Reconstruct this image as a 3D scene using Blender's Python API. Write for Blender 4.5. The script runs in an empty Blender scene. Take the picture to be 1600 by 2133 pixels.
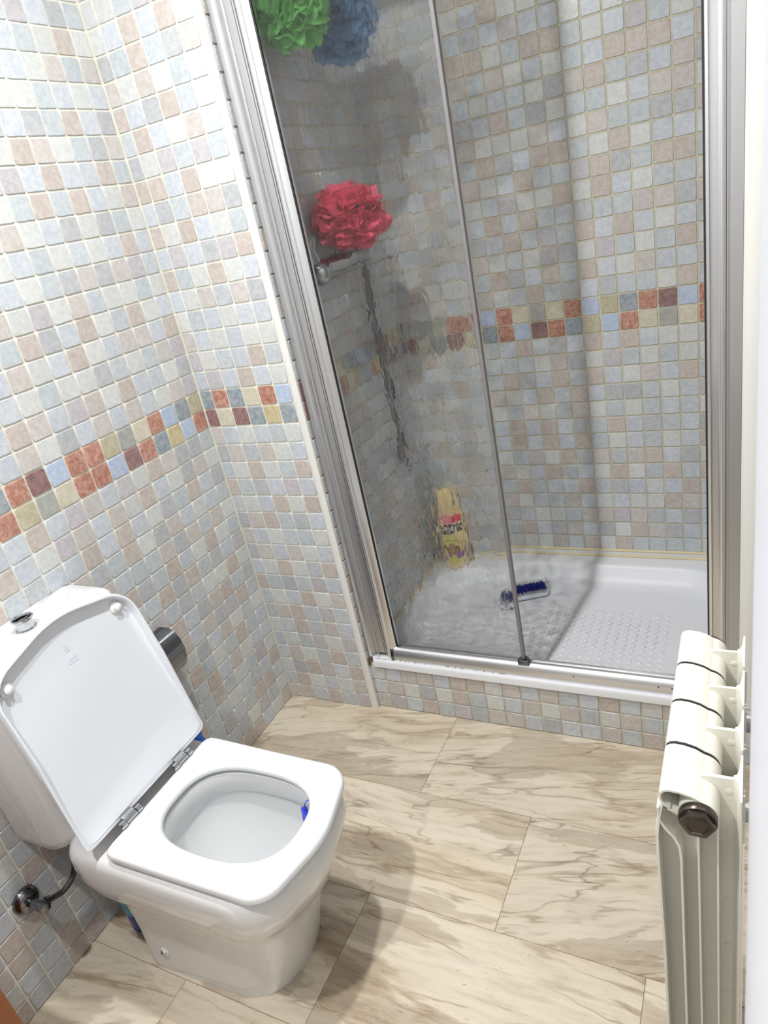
import bpy, bmesh, math, random
from mathutils import Vector, Matrix, noise

# ------------------------------------------------------------------ camera
SC = bpy.context.scene
COL = SC.collection
CAM = Vector((1.47997, -1.59396, 1.56385))
FPX = 1449.7
RM = ((0.8861895, 0.42057796, -0.19437682),      # rows: right, down, forward
      (0.01405246, -0.44373291, -0.8960489),
      (-0.46310981, 0.79133765, -0.3991416))
cd = bpy.data.cameras.new('camera')
cam = bpy.data.objects.new('camera', cd)
COL.objects.link(cam)
cd.sensor_fit = 'HORIZONTAL'
cd.sensor_width = 36.0
cd.lens = 36.0 * FPX / 1600.0
cd.clip_start = 0.01
cd.dof.use_dof = True
cd.dof.focus_distance = 1.75
cd.dof.aperture_fstop = 24.0
m = Matrix(((RM[0][0], -RM[1][0], -RM[2][0]),
            (RM[0][1], -RM[1][1], -RM[2][1]),
            (RM[0][2], -RM[1][2], -RM[2][2])))
cam.matrix_world = Matrix.Translation(CAM) @ m.to_4x4()
SC.camera = cam

# ------------------------------------------------------------------ world, exposure
wd = bpy.data.worlds.new('world')
SC.world = wd
wd.use_nodes = True
wd.node_tree.nodes['Background'].inputs[0].default_value = (0.8, 0.88, 1, 1)
wd.node_tree.nodes['Background'].inputs[1].default_value = 0.2
SC.view_settings.view_transform = 'Standard'
SC.view_settings.look = 'None'
SC.view_settings.gamma = 1.0
SC.view_settings.use_curve_mapping = False
SC.view_settings.exposure = 0.04
cy = SC.cycles
cy.use_denoising = True
cy.max_bounces = 9
cy.diffuse_bounces = 4
cy.glossy_bounces = 3
cy.transmission_bounces = 6
cy.transparent_max_bounces = 12
cy.caustics_reflective = False
cy.caustics_refractive = True
cy.sample_clamp_indirect = 6.0
cy.use_adaptive_sampling = True
cy.adaptive_threshold = 0.04
cy.adaptive_min_samples = 12

# two small ceiling downlights (their housings are built further down)
LAMPS = ((0.77, -0.76, 2.605, 26.0), (0.67, -1.56, 2.605, 26.0))
for x, y, z, w in LAMPS:
    ld = bpy.data.lights.new('lamp_light', 'AREA')
    ld.shape = 'DISK'
    ld.size = 0.07
    ld.energy = w
    ld.cycles.is_caustics_light = True
    ld.color = (1.0, 0.992, 0.975)
    lo = bpy.data.objects.new('lamp_light', ld)
    lo.location = (x, y, z)
    COL.objects.link(lo)

# ------------------------------------------------------------------ helpers
RELIEF = 0.00080               # depth of the relief pressed into the shower glass
P = 0.058                      # mosaic pitch
WR = 1.53                      # right wall
YF = -2.3                      # wall behind the camera
CE = 2.65                      # ceiling
YB = 0.765                     # back wall of the shower
XP = 0.357                     # end of the pier, left wall of the shower
rnd = random.Random(11)


def project(p):
    d = Vector(p) - CAM
    X = sum(RM[0][i] * d[i] for i in range(3))
    Y = sum(RM[1][i] * d[i] for i in range(3))
    Z = sum(RM[2][i] * d[i] for i in range(3))
    if Z < 0.02:
        return None
    return 800 + FPX * X / Z, 1066.5 + FPX * Y / Z


def lin(c):
    return tuple(((v / 255.0) / 12.92 if v / 255.0 <= 0.04045 else ((v / 255.0 + 0.055) / 1.055) ** 2.4) for v in c)


def new_mat(name):
    mt = bpy.data.materials.new(name)
    mt.use_nodes = True
    nt = mt.node_tree
    nt.nodes.clear()
    out = nt.nodes.new('ShaderNodeOutputMaterial')
    b = nt.nodes.new('ShaderNodeBsdfPrincipled')
    nt.links.new(b.outputs[0], out.inputs[0])
    return mt, nt, b, out


def simple(name, rgb, rough=0.4, metal=0.0, spec=0.5, coat=0.0, bump=0.0, bscale=60.0, vary=0.0, vscale=8.0, trans=0.0, ior=None):
    mt, nt, b, out = new_mat(name)
    c = lin(rgb)
    b.inputs['Base Color'].default_value = (*c, 1)
    b.inputs['Roughness'].default_value = rough
    b.inputs['Metallic'].default_value = metal
    b.inputs['Specular IOR Level'].default_value = spec
    b.inputs['Coat Weight'].default_value = coat
    b.inputs['Transmission Weight'].default_value = trans
    if ior:
        b.inputs['IOR'].default_value = ior
    tc = nt.nodes.new('ShaderNodeTexCoord')
    if vary > 0:
        n = nt.nodes.new('ShaderNodeTexNoise')
        n.inputs['Scale'].default_value = vscale
        n.inputs['Detail'].default_value = 5
        r = nt.nodes.new('ShaderNodeValToRGB')
        r.color_ramp.elements[0].position = 0.3
        r.color_ramp.elements[1].position = 0.7
        r.color_ramp.elements[0].color = (*[v * (1 - vary) for v in c], 1)
        r.color_ramp.elements[1].color = (*[min(1, v * (1 + vary * 0.6)) for v in c], 1)
        nt.links.new(tc.outputs['Object'], n.inputs['Vector'])
        nt.links.new(n.outputs['Fac'], r.inputs[0])
        nt.links.new(r.outputs[0], b.inputs['Base Color'])
    if bump > 0:
        n2 = nt.nodes.new('ShaderNodeTexNoise')
        n2.inputs['Scale'].default_value = bscale
        n2.inputs['Detail'].default_value = 4
        bp = nt.nodes.new('ShaderNodeBump')
        bp.inputs['Strength'].default_value = bump
        bp.inputs['Distance'].default_value = 0.002
        nt.links.new(tc.outputs['Object'], n2.inputs['Vector'])
        nt.links.new(n2.outputs['Fac'], bp.inputs['Height'])
        nt.links.new(bp.outputs[0], b.inputs['Normal'])
    return mt


def link(o, parent=None):
    COL.objects.link(o)
    if parent is not None:
        o.parent = parent
    return o


def mesh_obj(name, verts, faces, mats=None, parent=None, smooth=False, mi=None, kind=None, recalc=False):
    me = bpy.data.meshes.new(name)
    me.from_pydata([tuple(v) for v in verts], [], faces)
    for mt in (mats if isinstance(mats, (list, tuple)) else [mats]):
        me.materials.append(mt)
    if mi:
        me.polygons.foreach_set('material_index', mi)
    if smooth:
        me.polygons.foreach_set('use_smooth', [True] * len(me.polygons))
    me.update()
    if recalc:
        bm = bmesh.new()
        bm.from_mesh(me)
        bmesh.ops.recalc_face_normals(bm, faces=bm.faces)
        bm.to_mesh(me)
        bm.free()
    if smooth is True:
        try:
            me.set_sharp_from_angle(angle=math.radians(42))
        except Exception:
            pass
    o = bpy.data.objects.new(name, me)
    if kind:
        o['kind'] = kind
    return link(o, parent)


class MB:
    """collects shapes, linked as one mesh object"""
    def __init__(s):
        s.v = []
        s.f = []
        s.m = []

    def add(s, verts, faces, mi=0):
        o = len(s.v)
        s.v += [Vector(v) for v in verts]
        s.f += [tuple(i + o for i in f) for f in faces]
        s.m += [mi] * len(faces)
        return s

    def box(s, a, b, bev=0.0, mi=0, seg=2):
        bm = bmesh.new()
        bmesh.ops.create_cube(bm, size=1)
        for v in bm.verts:
            v.co = Vector((a[i] + (b[i] - a[i]) * (v.co[i] + 0.5) for i in range(3)))
        if bev > 0:
            bmesh.ops.bevel(bm, geom=list(bm.edges), offset=bev, segments=seg, affect='EDGES', profile=0.5)
        s.addbm(bm, mi)
        return s

    def addbm(s, bm, mi=0):
        bm.verts.index_update()
        s.add([v.co.copy() for v in bm.verts], [[v.index for v in f.verts] for f in bm.faces], mi)
        bm.free()

    def lathe(s, prof, o, axis, seg=24, mi=0):
        """prof: (radius, height) pairs along axis from o"""
        ax = Vector(axis).normalized()
        t = Vector((0, 0, 1)) if abs(ax.z) < 0.9 else Vector((1, 0, 0))
        u = ax.cross(t).normalized()
        w = ax.cross(u)
        o = Vector(o)
        rings = [[o + ax * h + (u * math.cos(2 * math.pi * k / seg) + w * math.sin(2 * math.pi * k / seg)) * r for k in range(seg)] for r, h in prof]
        s.loft(rings, True, True, mi)
        return s

    def loft(s, rings, cap0=True, cap1=True, mi=0, closed=True):
        n = len(rings[0])
        vs = [p for r in rings for p in r]
        fs = []
        for i in range(len(rings) - 1):
            for k in range(n if closed else n - 1):
                k2 = (k + 1) % n
                fs.append((i * n + k, i * n + k2, (i + 1) * n + k2, (i + 1) * n + k))
        if cap0:
            fs.append(tuple(reversed(range(n))))
        if cap1:
            fs.append(tuple(range((len(rings) - 1) * n, len(rings) * n)))
        s.add(vs, fs, mi)
        return s

    def tube(s, pts, r, seg=10, mi=0, caps=True):
        pts = [Vector(p) for p in pts]
        rings = []
        up = Vector((0.31, 0.2, 0.93)).normalized()
        for i, p in enumerate(pts):
            d = (pts[min(i + 1, len(pts) - 1)] - pts[max(i - 1, 0)]).normalized()
            u = d.cross(up).normalized()
            w = d.cross(u)
            rr = r[i] if isinstance(r, (list, tuple)) else r
            rings.append([p + (u * math.cos(2 * math.pi * k / seg) + w * math.sin(2 * math.pi * k / seg)) * rr for k in range(seg)])
        s.loft(rings, caps, caps, mi)
        return s

    def extrude(s, poly, a, b, fn, mi=0, caps=True):
        """poly 2D points; fn(p2d, t) -> 3D"""
        s.loft([[fn(p, a) for p in poly], [fn(p, b) for p in poly]], caps, caps, mi)
        return s

    def build(s, name, mats, parent=None, smooth=True, kind=None, xf=None):
        vs = [xf @ v for v in s.v] if xf is not None else s.v
        return mesh_obj(name, vs, s.f, mats, parent, smooth, s.m, kind, recalc=True)


def tag(o, label=None, cat=None, group=None, kind=None):
    if label:
        o['label'] = label
    if cat:
        o['category'] = cat
    if group:
        o['group'] = group
    if kind:
        o['kind'] = kind
    return o


def thing(name, label, cat, loc, group=None):
    o = bpy.data.objects.new(name, None)
    o.empty_display_size = 0.05
    COL.objects.link(o)
    o.location = loc
    return tag(o, label, cat, group)


def under(o, root):
    """parent a mesh modelled in room coordinates under its thing"""
    o.parent = root
    o.matrix_parent_inverse = Matrix.Translation(-root.location)
    return o


def curve_pts(ctrl, n=8):
    """Catmull-Rom through ctrl"""
    c = [Vector(p) for p in ctrl]
    c = [c[0] * 2 - c[1]] + c + [c[-1] * 2 - c[-2]]
    out = []
    for i in range(1, len(c) - 2):
        for k in range(n):
            t = k / n
            a, b, d, e = c[i - 1], c[i], c[i + 1], c[i + 2]
            out.append(0.5 * ((2 * b) + (d - a) * t + (2 * a - 5 * b + 4 * d - e) * t * t + (3 * b - a - 3 * d + e) * t ** 3))
    out.append(c[-2])
    return out


def round_poly(pts, seg=8):
    """pts: (x, y, r) -> rounded outline"""
    out = []
    n = len(pts)
    for i in range(n):
        p = Vector(pts[i][:2])
        r = pts[i][2]
        a = (Vector(pts[i - 1][:2]) - p).normalized()
        b = (Vector(pts[(i + 1) % n][:2]) - p).normalized()
        ang = a.angle(b)
        if r <= 0 or ang > 3.13:
            out.append(p)
            continue
        t = r / math.tan(ang / 2)
        c = p + (a + b).normalized() * (r / math.sin(ang / 2))
        s0 = p + a * t - c
        s1 = p + b * t - c
        sw = s0.angle_signed(s1)
        for k in range(seg + 1):
            th = -sw * k / seg
            out.append(c + Vector((s0.x * math.cos(th) - s0.y * math.sin(th), s0.x * math.sin(th) + s0.y * math.cos(th))))
    return out


def by_angle(poly, c, n=96):
    """resample a star-shaped outline at n equal angles about c"""
    c = Vector(c)
    out = []
    m_ = len(poly)
    for k in range(n):
        th = 2 * math.pi * (k + 0.37) / n
        d = Vector((math.cos(th), math.sin(th)))
        best = 0
        for i in range(m_):
            a = poly[i] - c
            e = poly[(i + 1) % m_] - poly[i]
            den = d.x * e.y - d.y * e.x
            if abs(den) < 1e-12:
                continue
            t = (a.x * e.y - a.y * e.x) / den
            u = (a.x * d.y - a.y * d.x) / den
            if t > 0 and -1e-6 <= u <= 1 + 1e-6:
                best = max(best, t)
        out.append(c + d * best)
    return out


# ------------------------------------------------------------------ materials
def tile_mat(name, rgb, spots, amt=0.85, p0=0.58, p1=0.83):
    mt, nt, b, out = new_mat(name)
    tc = nt.nodes.new('ShaderNodeTexCoord')
    oi = nt.nodes.new('ShaderNodeObjectInfo')
    ge = nt.nodes.new('ShaderNodeNewGeometry')
    mul = nt.nodes.new('ShaderNodeMath')
    mul.operation = 'ADD'
    nt.links.new(oi.outputs['Random'], mul.inputs[0])
    nt.links.new(ge.outputs['Random Per Island'], mul.inputs[1])
    sc_ = nt.nodes.new('ShaderNodeMath')
    sc_.operation = 'MULTIPLY'
    sc_.inputs[1].default_value = 37.0
    nt.links.new(mul.outputs[0], sc_.inputs[0])
    add = nt.nodes.new('ShaderNodeVectorMath')
    add.operation = 'ADD'
    nt.links.new(ge.outputs['Position'], add.inputs[0])
    nt.links.new(sc_.outputs[0], add.inputs[1])
    n1 = nt.nodes.new('ShaderNodeTexNoise')
    n1.inputs['Scale'].default_value = 75
    n1.inputs['Detail'].default_value = 6
    n1.inputs['Roughness'].default_value = 0.62
    n2 = nt.nodes.new('ShaderNodeTexNoise')
    n2.inputs['Scale'].default_value = 260
    n2.inputs['Detail'].default_value = 3
    for n in (n1, n2):
        nt.links.new(add.outputs[0], n.inputs['Vector'])
    mx0 = nt.nodes.new('ShaderNodeMath')
    mx0.operation = 'MULTIPLY_ADD'
    mx0.inputs[1].default_value = 0.4
    nt.links.new(n2.outputs['Fac'], mx0.inputs[0])
    nt.links.new(n1.outputs['Fac'], mx0.inputs[2])
    r = nt.nodes.new('ShaderNodeValToRGB')
    r.color_ramp.elements[0].position = p0
    r.color_ramp.elements[1].position = p1
    c, s = lin(rgb), lin(spots)
    r.color_ramp.elements[0].color = (*c, 1)
    r.color_ramp.elements[1].color = (*[c[i] + (s[i] - c[i]) * amt for i in range(3)], 1)
    nt.links.new(mx0.outputs[0], r.inputs[0])
    hv = nt.nodes.new('ShaderNodeHueSaturation')
    mr = nt.nodes.new('ShaderNodeMapRange')
    mr.inputs['From Max'].default_value = 2
    mr.inputs['To Min'].default_value = 0.92
    mr.inputs['To Max'].default_value = 1.08
    nt.links.new(mul.outputs[0], mr.inputs['Value'])
    nt.links.new(mr.outputs[0], hv.inputs['Value'])
    nt.links.new(r.outputs[0], hv.inputs['Color'])
    nt.links.new(hv.outputs[0], b.inputs['Base Color'])
    b.inputs['Roughness'].default_value = 0.2
    b.inputs['Specular IOR Level'].default_value = 0.45
    bp = nt.nodes.new('ShaderNodeBump')
    bp.inputs['Strength'].default_value = 0.25
    bp.inputs['Distance'].default_value = 0.0012
    nt.links.new(n1.outputs['Fac'], bp.inputs['Height'])
    nt.links.new(bp.outputs[0], b.inputs['Normal'])
    return mt


TILE = {
    'W': tile_mat('tile_white', (207, 209, 207), (192, 195, 195)),
    'B': tile_mat('tile_pale_blue', (199, 204, 210), (180, 187, 196)),
    'G': tile_mat('tile_blue_grey', (193, 199, 202), (174, 182, 188)),
    'Y': tile_mat('tile_grey', (187, 189, 192), (168, 171, 176)),
    'T': tile_mat('tile_taupe', (200, 196, 193), (184, 178, 174)),
    'R': tile_mat('tile_rose_brown', (196, 189, 184), (180, 168, 160)),
    'M': tile_mat('tile_mauve_grey', (194, 191, 194), (176, 172, 178)),
    'r': tile_mat('tile_rust_red', (146, 82, 66), (206, 168, 152), 0.8, 0.44, 0.84),
    'm': tile_mat('tile_maroon', (118, 86, 86), (166, 140, 138), 0.7, 0.44, 0.84),
    'b': tile_mat('tile_blue', (168, 184, 210), (196, 204, 216), 0.7),
    's': tile_mat('tile_slate', (134, 145, 154), (174, 181, 184), 0.7),
    'g': tile_mat('tile_grey_green', (158, 162, 158), (184, 184, 174), 0.7),
    'o': tile_mat('tile_olive', (190, 185, 162), (168, 160, 132), 0.7),
    'c': tile_mat('tile_cream', (206, 202, 187), (188, 181, 158), 0.7),
    'n': tile_mat('tile_sand', (200, 190, 156), (176, 158, 114), 0.7),
}
CODES = list(TILE)
M_GROUT_W = simple('grout_white', (222, 220, 208), 0.85, bump=0.3, vary=0.07, vscale=14)
M_GROUT_S = simple('grout_stained', (196, 190, 170), 0.85, bump=0.3, vary=0.12, vscale=9)
M_CERAMIC = simple('white_ceramic', (221, 222, 223), 0.07, spec=0.5, coat=0.3)
M_SEAT = simple('white_seat_plastic', (226, 229, 233), 0.16, spec=0.5)
M_LID = simple('white_lid_plastic', (222, 226, 232), 0.3, spec=0.45)
M_RUBBER = simple('white_rubber', (225, 225, 225), 0.5)
M_CHROME = simple('chrome', (200, 202, 205), 0.08, metal=1.0)
M_CHROME_D = simple('dark_chrome', (132, 134, 138), 0.16, metal=1.0)
M_ALU = simple('polished_aluminium', (222, 223, 226), 0.27, metal=0.93)
M_ALU_B = simple('brushed_aluminium', (205, 205, 206), 0.36, metal=0.93)
M_DARK = simple('dark_gasket', (24, 24, 28), 0.6)
M_PVC = simple('white_pvc', (222, 222, 218), 0.3)
M_RAD = simple('radiator_enamel', (231, 229, 219), 0.28, bump=0.06, bscale=180)
M_BRASS = simple('brown_plug', (92, 84, 78), 0.28, metal=0.85, vary=0.2, vscale=30)
M_ACRYL = simple('white_acrylic', (228, 230, 235), 0.42)
M_SEAL = simple('yellowed_silicone', (222, 208, 168), 0.5, vary=0.12, vscale=12)
M_PAINT = simple('white_paint', (238, 238, 236), 0.6)
M_DOOR = simple('white_door_lacquer', (190, 192, 200), 0.45)
M_WALLP = simple('plain_wall_tile', (206, 206, 204), 0.35, vary=0.06, vscale=10)
M_DIRT = simple('brown_mould', (122, 100, 66), 0.8, vary=0.4, vscale=90)


def wood_mat():
    mt, nt, b, out = new_mat('orange_wood')
    tc = nt.nodes.new('ShaderNodeTexCoord')
    mp = nt.nodes.new('ShaderNodeMapping')
    mp.inputs['Scale'].default_value = (30, 30, 2)
    n = nt.nodes.new('ShaderNodeTexNoise')
    n.inputs['Scale'].default_value = 2.5
    n.inputs['Detail'].default_value = 6
    r = nt.nodes.new('ShaderNodeValToRGB')
    r.color_ramp.elements[0].color = (*lin((128, 70, 36)), 1)
    r.color_ramp.elements[1].color = (*lin((160, 98, 54)), 1)
    nt.links.new(tc.outputs['Object'], mp.inputs[0])
    nt.links.new(mp.outputs[0], n.inputs['Vector'])
    nt.links.new(n.outputs['Fac'], r.inputs[0])
    nt.links.new(r.outputs[0], b.inputs['Base Color'])
    b.inputs['Roughness'].default_value = 0.4
    return mt


def floor_mat():
    mt, nt, b, out = new_mat('beige_marble')
    N, L = nt.nodes, nt.links
    tc = N.new('ShaderNodeTexCoord')
    oi = N.new('ShaderNodeObjectInfo')

    def math_(op, a, c=None, d=None):
        q = N.new('ShaderNodeMath')
        q.operation = op
        for i, v in enumerate((a, c, d)):
            if v is None:
                continue
            if isinstance(v, (int, float)):
                q.inputs[i].default_value = v
            else:
                L.new(v, q.inputs[i])
        return q.outputs[0]

    def ramp(v, stops):
        q = N.new('ShaderNodeValToRGB')
        e = q.color_ramp.elements
        while len(e) < len(stops):
            e.new(0.5)
        for i, (p, c) in enumerate(stops):
            e[i].position = p
            e[i].color = (*(lin(c) if len(c) == 3 else c[:3]), 1)
        L.new(v, q.inputs[0])
        return q.outputs[0]

    def mix(f_, a, c, mode='MIX'):
        q = N.new('ShaderNodeMix')
        q.data_type = 'RGBA'
        q.blend_type = mode
        if isinstance(f_, (int, float)):
            q.inputs[0].default_value = f_
        else:
            L.new(f_, q.inputs[0])
        for i, v in ((6, a), (7, c)):
            if isinstance(v, tuple):
                q.inputs[i].default_value = (*lin(v), 1)
            else:
                L.new(v, q.inputs[i])
        return q.outputs[2]

    def noise(vec, scale, det=6, rough=0.6, dist=0.0):
        q = N.new('ShaderNodeTexNoise')
        q.inputs['Scale'].default_value = scale
        q.inputs['Detail'].default_value = det
        q.inputs['Roughness'].default_value = rough
        q.inputs['Distortion'].default_value = dist
        L.new(vec, q.inputs['Vector'])
        return q.outputs['Fac']

    off = math_('MULTIPLY', oi.outputs['Random'], 61.0)
    va = N.new('ShaderNodeVectorMath')
    va.operation = 'ADD'
    L.new(tc.outputs['Object'], va.inputs[0])
    L.new(off, va.inputs[1])
    # rotate the bedding a little, different in every slab
    rot = N.new('ShaderNodeVectorRotate')
    rot.rotation_type = 'Z_AXIS'
    L.new(va.outputs[0], rot.inputs['Vector'])
    L.new(math_('MULTIPLY_ADD', oi.outputs['Random'], 0.36, -0.26), rot.inputs['Angle'])
    # warp
    wn = N.new('ShaderNodeTexNoise')
    wn.inputs['Scale'].default_value = 3.4
    wn.inputs['Detail'].default_value = 3.5
    L.new(rot.outputs[0], wn.inputs['Vector'])
    ws = N.new('ShaderNodeVectorMath')
    ws.operation = 'SCALE'
    ws.inputs['Scale'].default_value = 0.06
    L.new(wn.outputs['Color'], ws.inputs[0])
    wa = N.new('ShaderNodeVectorMath')
    wa.operation = 'ADD'
    L.new(rot.outputs[0], wa.inputs[0])
    L.new(ws.outputs[0], wa.inputs[1])
    st = N.new('ShaderNodeMapping')
    st.inputs['Scale'].default_value = (0.75, 4.6, 1.0)
    L.new(wa.outputs[0], st.inputs[0])
    v = st.outputs[0]
    bands = noise(v, 1.0, 8, 0.56)
    col = ramp(bands, [(0.365, (136, 114, 90)), (0.40, (176, 155, 127)), (0.42, (211, 197, 173)), (0.53, (222, 211, 192)), (0.60, (215, 199, 170)), (0.625, (176, 155, 126)), (0.65, (206, 190, 163)), (0.72, (220, 208, 186))])
    # warm clouds
    cl = noise(wa.outputs[0], 3.4, 4, 0.5)
    col = mix(math_('MULTIPLY', ramp(cl, [(0.5, (0, 0, 0)), (0.72, (255, 255, 255))]), 0.5), col, (220, 201, 168))
    # grey brown breccia patches
    st2 = N.new('ShaderNodeMapping')
    st2.inputs['Scale'].default_value = (1.5, 5.5, 1)
    st2.inputs['Location'].default_value = (3.1, 7.7, 0)
    L.new(wa.outputs[0], st2.inputs[0])
    pt = noise(st2.outputs[0], 1.0, 5, 0.55, 0.4)
    col = mix(math_('MULTIPLY', ramp(pt, [(0.545, (0, 0, 0)), (0.56, (255, 255, 255))]), 0.6), col, (164, 144, 120))
    # fine bedding
    st3 = N.new('ShaderNodeMapping')
    st3.inputs['Scale'].default_value = (7, 46, 1)
    L.new(wa.outputs[0], st3.inputs[0])
    fine = noise(st3.outputs[0], 1.0, 5, 0.65)
    col = mix(0.27, col, ramp(fine, [(0.3, (150, 128, 98)), (0.52, (222, 208, 182)), (0.7, (236, 224, 200))]))
    # veins : ridges of a second noise
    def vein(loc, sx, sy, width, c, k):
        nonlocal col
        mp = N.new('ShaderNodeMapping')
        mp.inputs['Scale'].default_value = (sx, sy, 1)
        mp.inputs['Location'].default_value = loc
        L.new(wa.outputs[0], mp.inputs[0])
        n = noise(mp.outputs[0], 1.0, 5, 0.5, 0.25)
        a = math_('ABSOLUTE', math_('SUBTRACT', n, 0.5))
        f_ = ramp(a, [(0.0, (255, 255, 255)), (width, (0, 0, 0))])
        msk = noise(wa.outputs[0], 2.3 + loc[0], 2)
        f_ = math_('MULTIPLY', f_, ramp(msk, [(0.40, (0, 0, 0)), (0.54, (255, 255, 255))]))
        col = mix(math_('MULTIPLY', f_, k), col, c)
        return f_
    vein((0.3, 2.2, 0), 0.5, 4.4, 0.012, (140, 115, 84), 0.6)
    vein((5.3, 1.2, 0), 0.9, 3.6, 0.0045, (118, 98, 74), 0.6)
    vein((9.3, 4.2, 0), 0.8, 7.5, 0.012, (158, 134, 102), 0.7)
    vein((2.3, 8.2, 0), 1.8, 6.0, 0.004, (236, 228, 210), 0.3)
    # pits
    pit = noise(v, 46.0, 2, 0.5)
    pf = ramp(pit, [(0.70, (0, 0, 0)), (0.76, (255, 255, 255))])
    col = mix(math_('MULTIPLY', pf, 0.55), col, (112, 94, 72))
    hv = N.new('ShaderNodeHueSaturation')
    hv.inputs['Saturation'].default_value = 0.86
    L.new(math_('MULTIPLY_ADD', oi.outputs['Random'], 0.10, 0.93), hv.inputs['Value'])
    L.new(col, hv.inputs['Color'])
    L.new(hv.outputs[0], b.inputs['Base Color'])
    b.inputs['Roughness'].default_value = 0.28
    b.inputs['Specular IOR Level'].default_value = 0.4
    bp = N.new('ShaderNodeBump')
    bp.inputs['Strength'].default_value = 0.08
    bp.inputs['Distance'].default_value = 0.001
    L.new(fine, bp.inputs['Height'])
    L.new(bp.outputs[0], b.inputs['Normal'])
    return mt


def glass_mat():
    """textured bathroom glass: part of the light goes straight through, part is bent by the relief"""
    mt = bpy.data.materials.new('textured_glass')
    mt.use_nodes = True
    nt = mt.node_tree
    nt.nodes.clear()
    N, L = nt.nodes, nt.links
    out = N.new('ShaderNodeOutputMaterial')
    tc = N.new('ShaderNodeTexCoord')

    def noise(sx, sz, det, rough=0.5, dist=0.0):
        mp = N.new('ShaderNodeMapping')
        mp.inputs['Scale'].default_value = (sx, sx, sz)
        L.new(tc.outputs['Object'], mp.inputs[0])
        q = N.new('ShaderNodeTexNoise')
        q.inputs['Scale'].default_value = 1
        q.inputs['Detail'].default_value = det
        q.inputs['Roughness'].default_value = rough
        q.inputs['Distortion'].default_value = dist
        L.new(mp.outputs[0], q.inputs['Vector'])
        return q.outputs['Fac']
    broad = noise(26, 13, 2)
    streak = noise(60, 5, 3, 0.6, 1.2)
    ab = N.new('ShaderNodeMath')
    ab.operation = 'SUBTRACT'
    ab.inputs[1].default_value = 0.5
    L.new(streak, ab.inputs[0])
    ab2 = N.new('ShaderNodeMath')
    ab2.operation = 'ABSOLUTE'
    L.new(ab.outputs[0], ab2.inputs[0])
    rg = N.new('ShaderNodeMapRange')
    rg.inputs['From Max'].default_value = 0.02
    rg.inputs['To Min'].default_value = 1
    rg.inputs['To Max'].default_value = 0
    L.new(ab2.outputs[0], rg.inputs['Value'])
    h = N.new('ShaderNodeMath')
    h.operation = 'MULTIPLY_ADD'
    h.inputs[1].default_value = 0.03
    L.new(rg.outputs[0], h.inputs[0])
    L.new(broad, h.inputs[2])
    bp = N.new('ShaderNodeBump')
    bp.inputs['Strength'].default_value = 1.0
    bp.inputs['Distance'].default_value = 0.018
    L.new(h.outputs[0], bp.inputs['Height'])
    rf = N.new('ShaderNodeBsdfRefraction')
    rf.inputs['IOR'].default_value = 1.06
    rf.inputs['Roughness'].default_value = 0.0
    rf.inputs['Color'].default_value = (0.985, 0.992, 0.988, 1)
    L.new(bp.outputs[0], rf.inputs['Normal'])
    tr = N.new('ShaderNodeBsdfTransparent')
    tr.inputs[0].default_value = (0.985, 0.992, 0.988, 1)
    mot = noise(30, 20, 3)
    mr = N.new('ShaderNodeMapRange')
    mr.inputs['From Min'].default_value = 0.40
    mr.inputs['From Max'].default_value = 0.62
    mr.inputs['To Min'].default_value = 0.8
    mr.inputs['To Max'].default_value = 1.0
    L.new(mot, mr.inputs['Value'])
    rl = N.new('ShaderNodeMath')               # the raised threads bend everything
    rl.operation = 'MULTIPLY_ADD'
    rl.use_clamp = True
    rl.inputs[1].default_value = 0.5
    L.new(rg.outputs[0], rl.inputs[0])
    L.new(mr.outputs[0], rl.inputs[2])
    mx = N.new('ShaderNodeMixShader')
    L.new(rl.outputs[0], mx.inputs[0])
    L.new(tr.outputs[0], mx.inputs[1])
    L.new(rf.outputs[0], mx.inputs[2])
    gl = N.new('ShaderNodeBsdfGlossy')
    gl.inputs['Roughness'].default_value = 0.05
    gl.inputs['Color'].default_value = (0.9, 0.92, 0.92, 1)
    bp2 = N.new('ShaderNodeBump')
    bp2.inputs['Strength'].default_value = 0.35
    bp2.inputs['Distance'].default_value = 0.004
    L.new(h.outputs[0], bp2.inputs['Height'])
    L.new(bp2.outputs[0], gl.inputs['Normal'])
    fr = N.new('ShaderNodeFresnel')
    fr.inputs['IOR'].default_value = 1.08
    mx2 = N.new('ShaderNodeMixShader')
    L.new(fr.outputs[0], mx2.inputs[0])
    L.new(mx.outputs[0], mx2.inputs[1])
    L.new(gl.outputs[0], mx2.inputs[2])
    # a thin film of limescale that scatters a little light
    df = N.new('ShaderNodeBsdfDiffuse')
    df.inputs[0].default_value = (0.78, 0.79, 0.77, 1)
    mx3 = N.new('ShaderNodeMixShader')
    mx3.inputs[0].default_value = 0.028
    L.new(mx2.outputs[0], mx3.inputs[1])
    L.new(df.outputs[0], mx3.inputs[2])
    L.new(mx3.outputs[0], out.inputs[0])
    # plain rear face
    mt2 = bpy.data.materials.new('clear_glass_face')
    mt2.use_nodes = True
    n2 = mt2.node_tree
    n2.nodes.clear()
    o2 = n2.nodes.new('ShaderNodeOutputMaterial')
    t2 = n2.nodes.new('ShaderNodeBsdfTransparent')
    t2.inputs[0].default_value = (0.985, 0.992, 0.988, 1)
    n2.links.new(t2.outputs[0], o2.inputs[0])
    return mt, mt2


M_WOOD = wood_mat()
M_FLOOR = floor_mat()
M_GLASS, M_GLASS2 = glass_mat()

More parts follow.
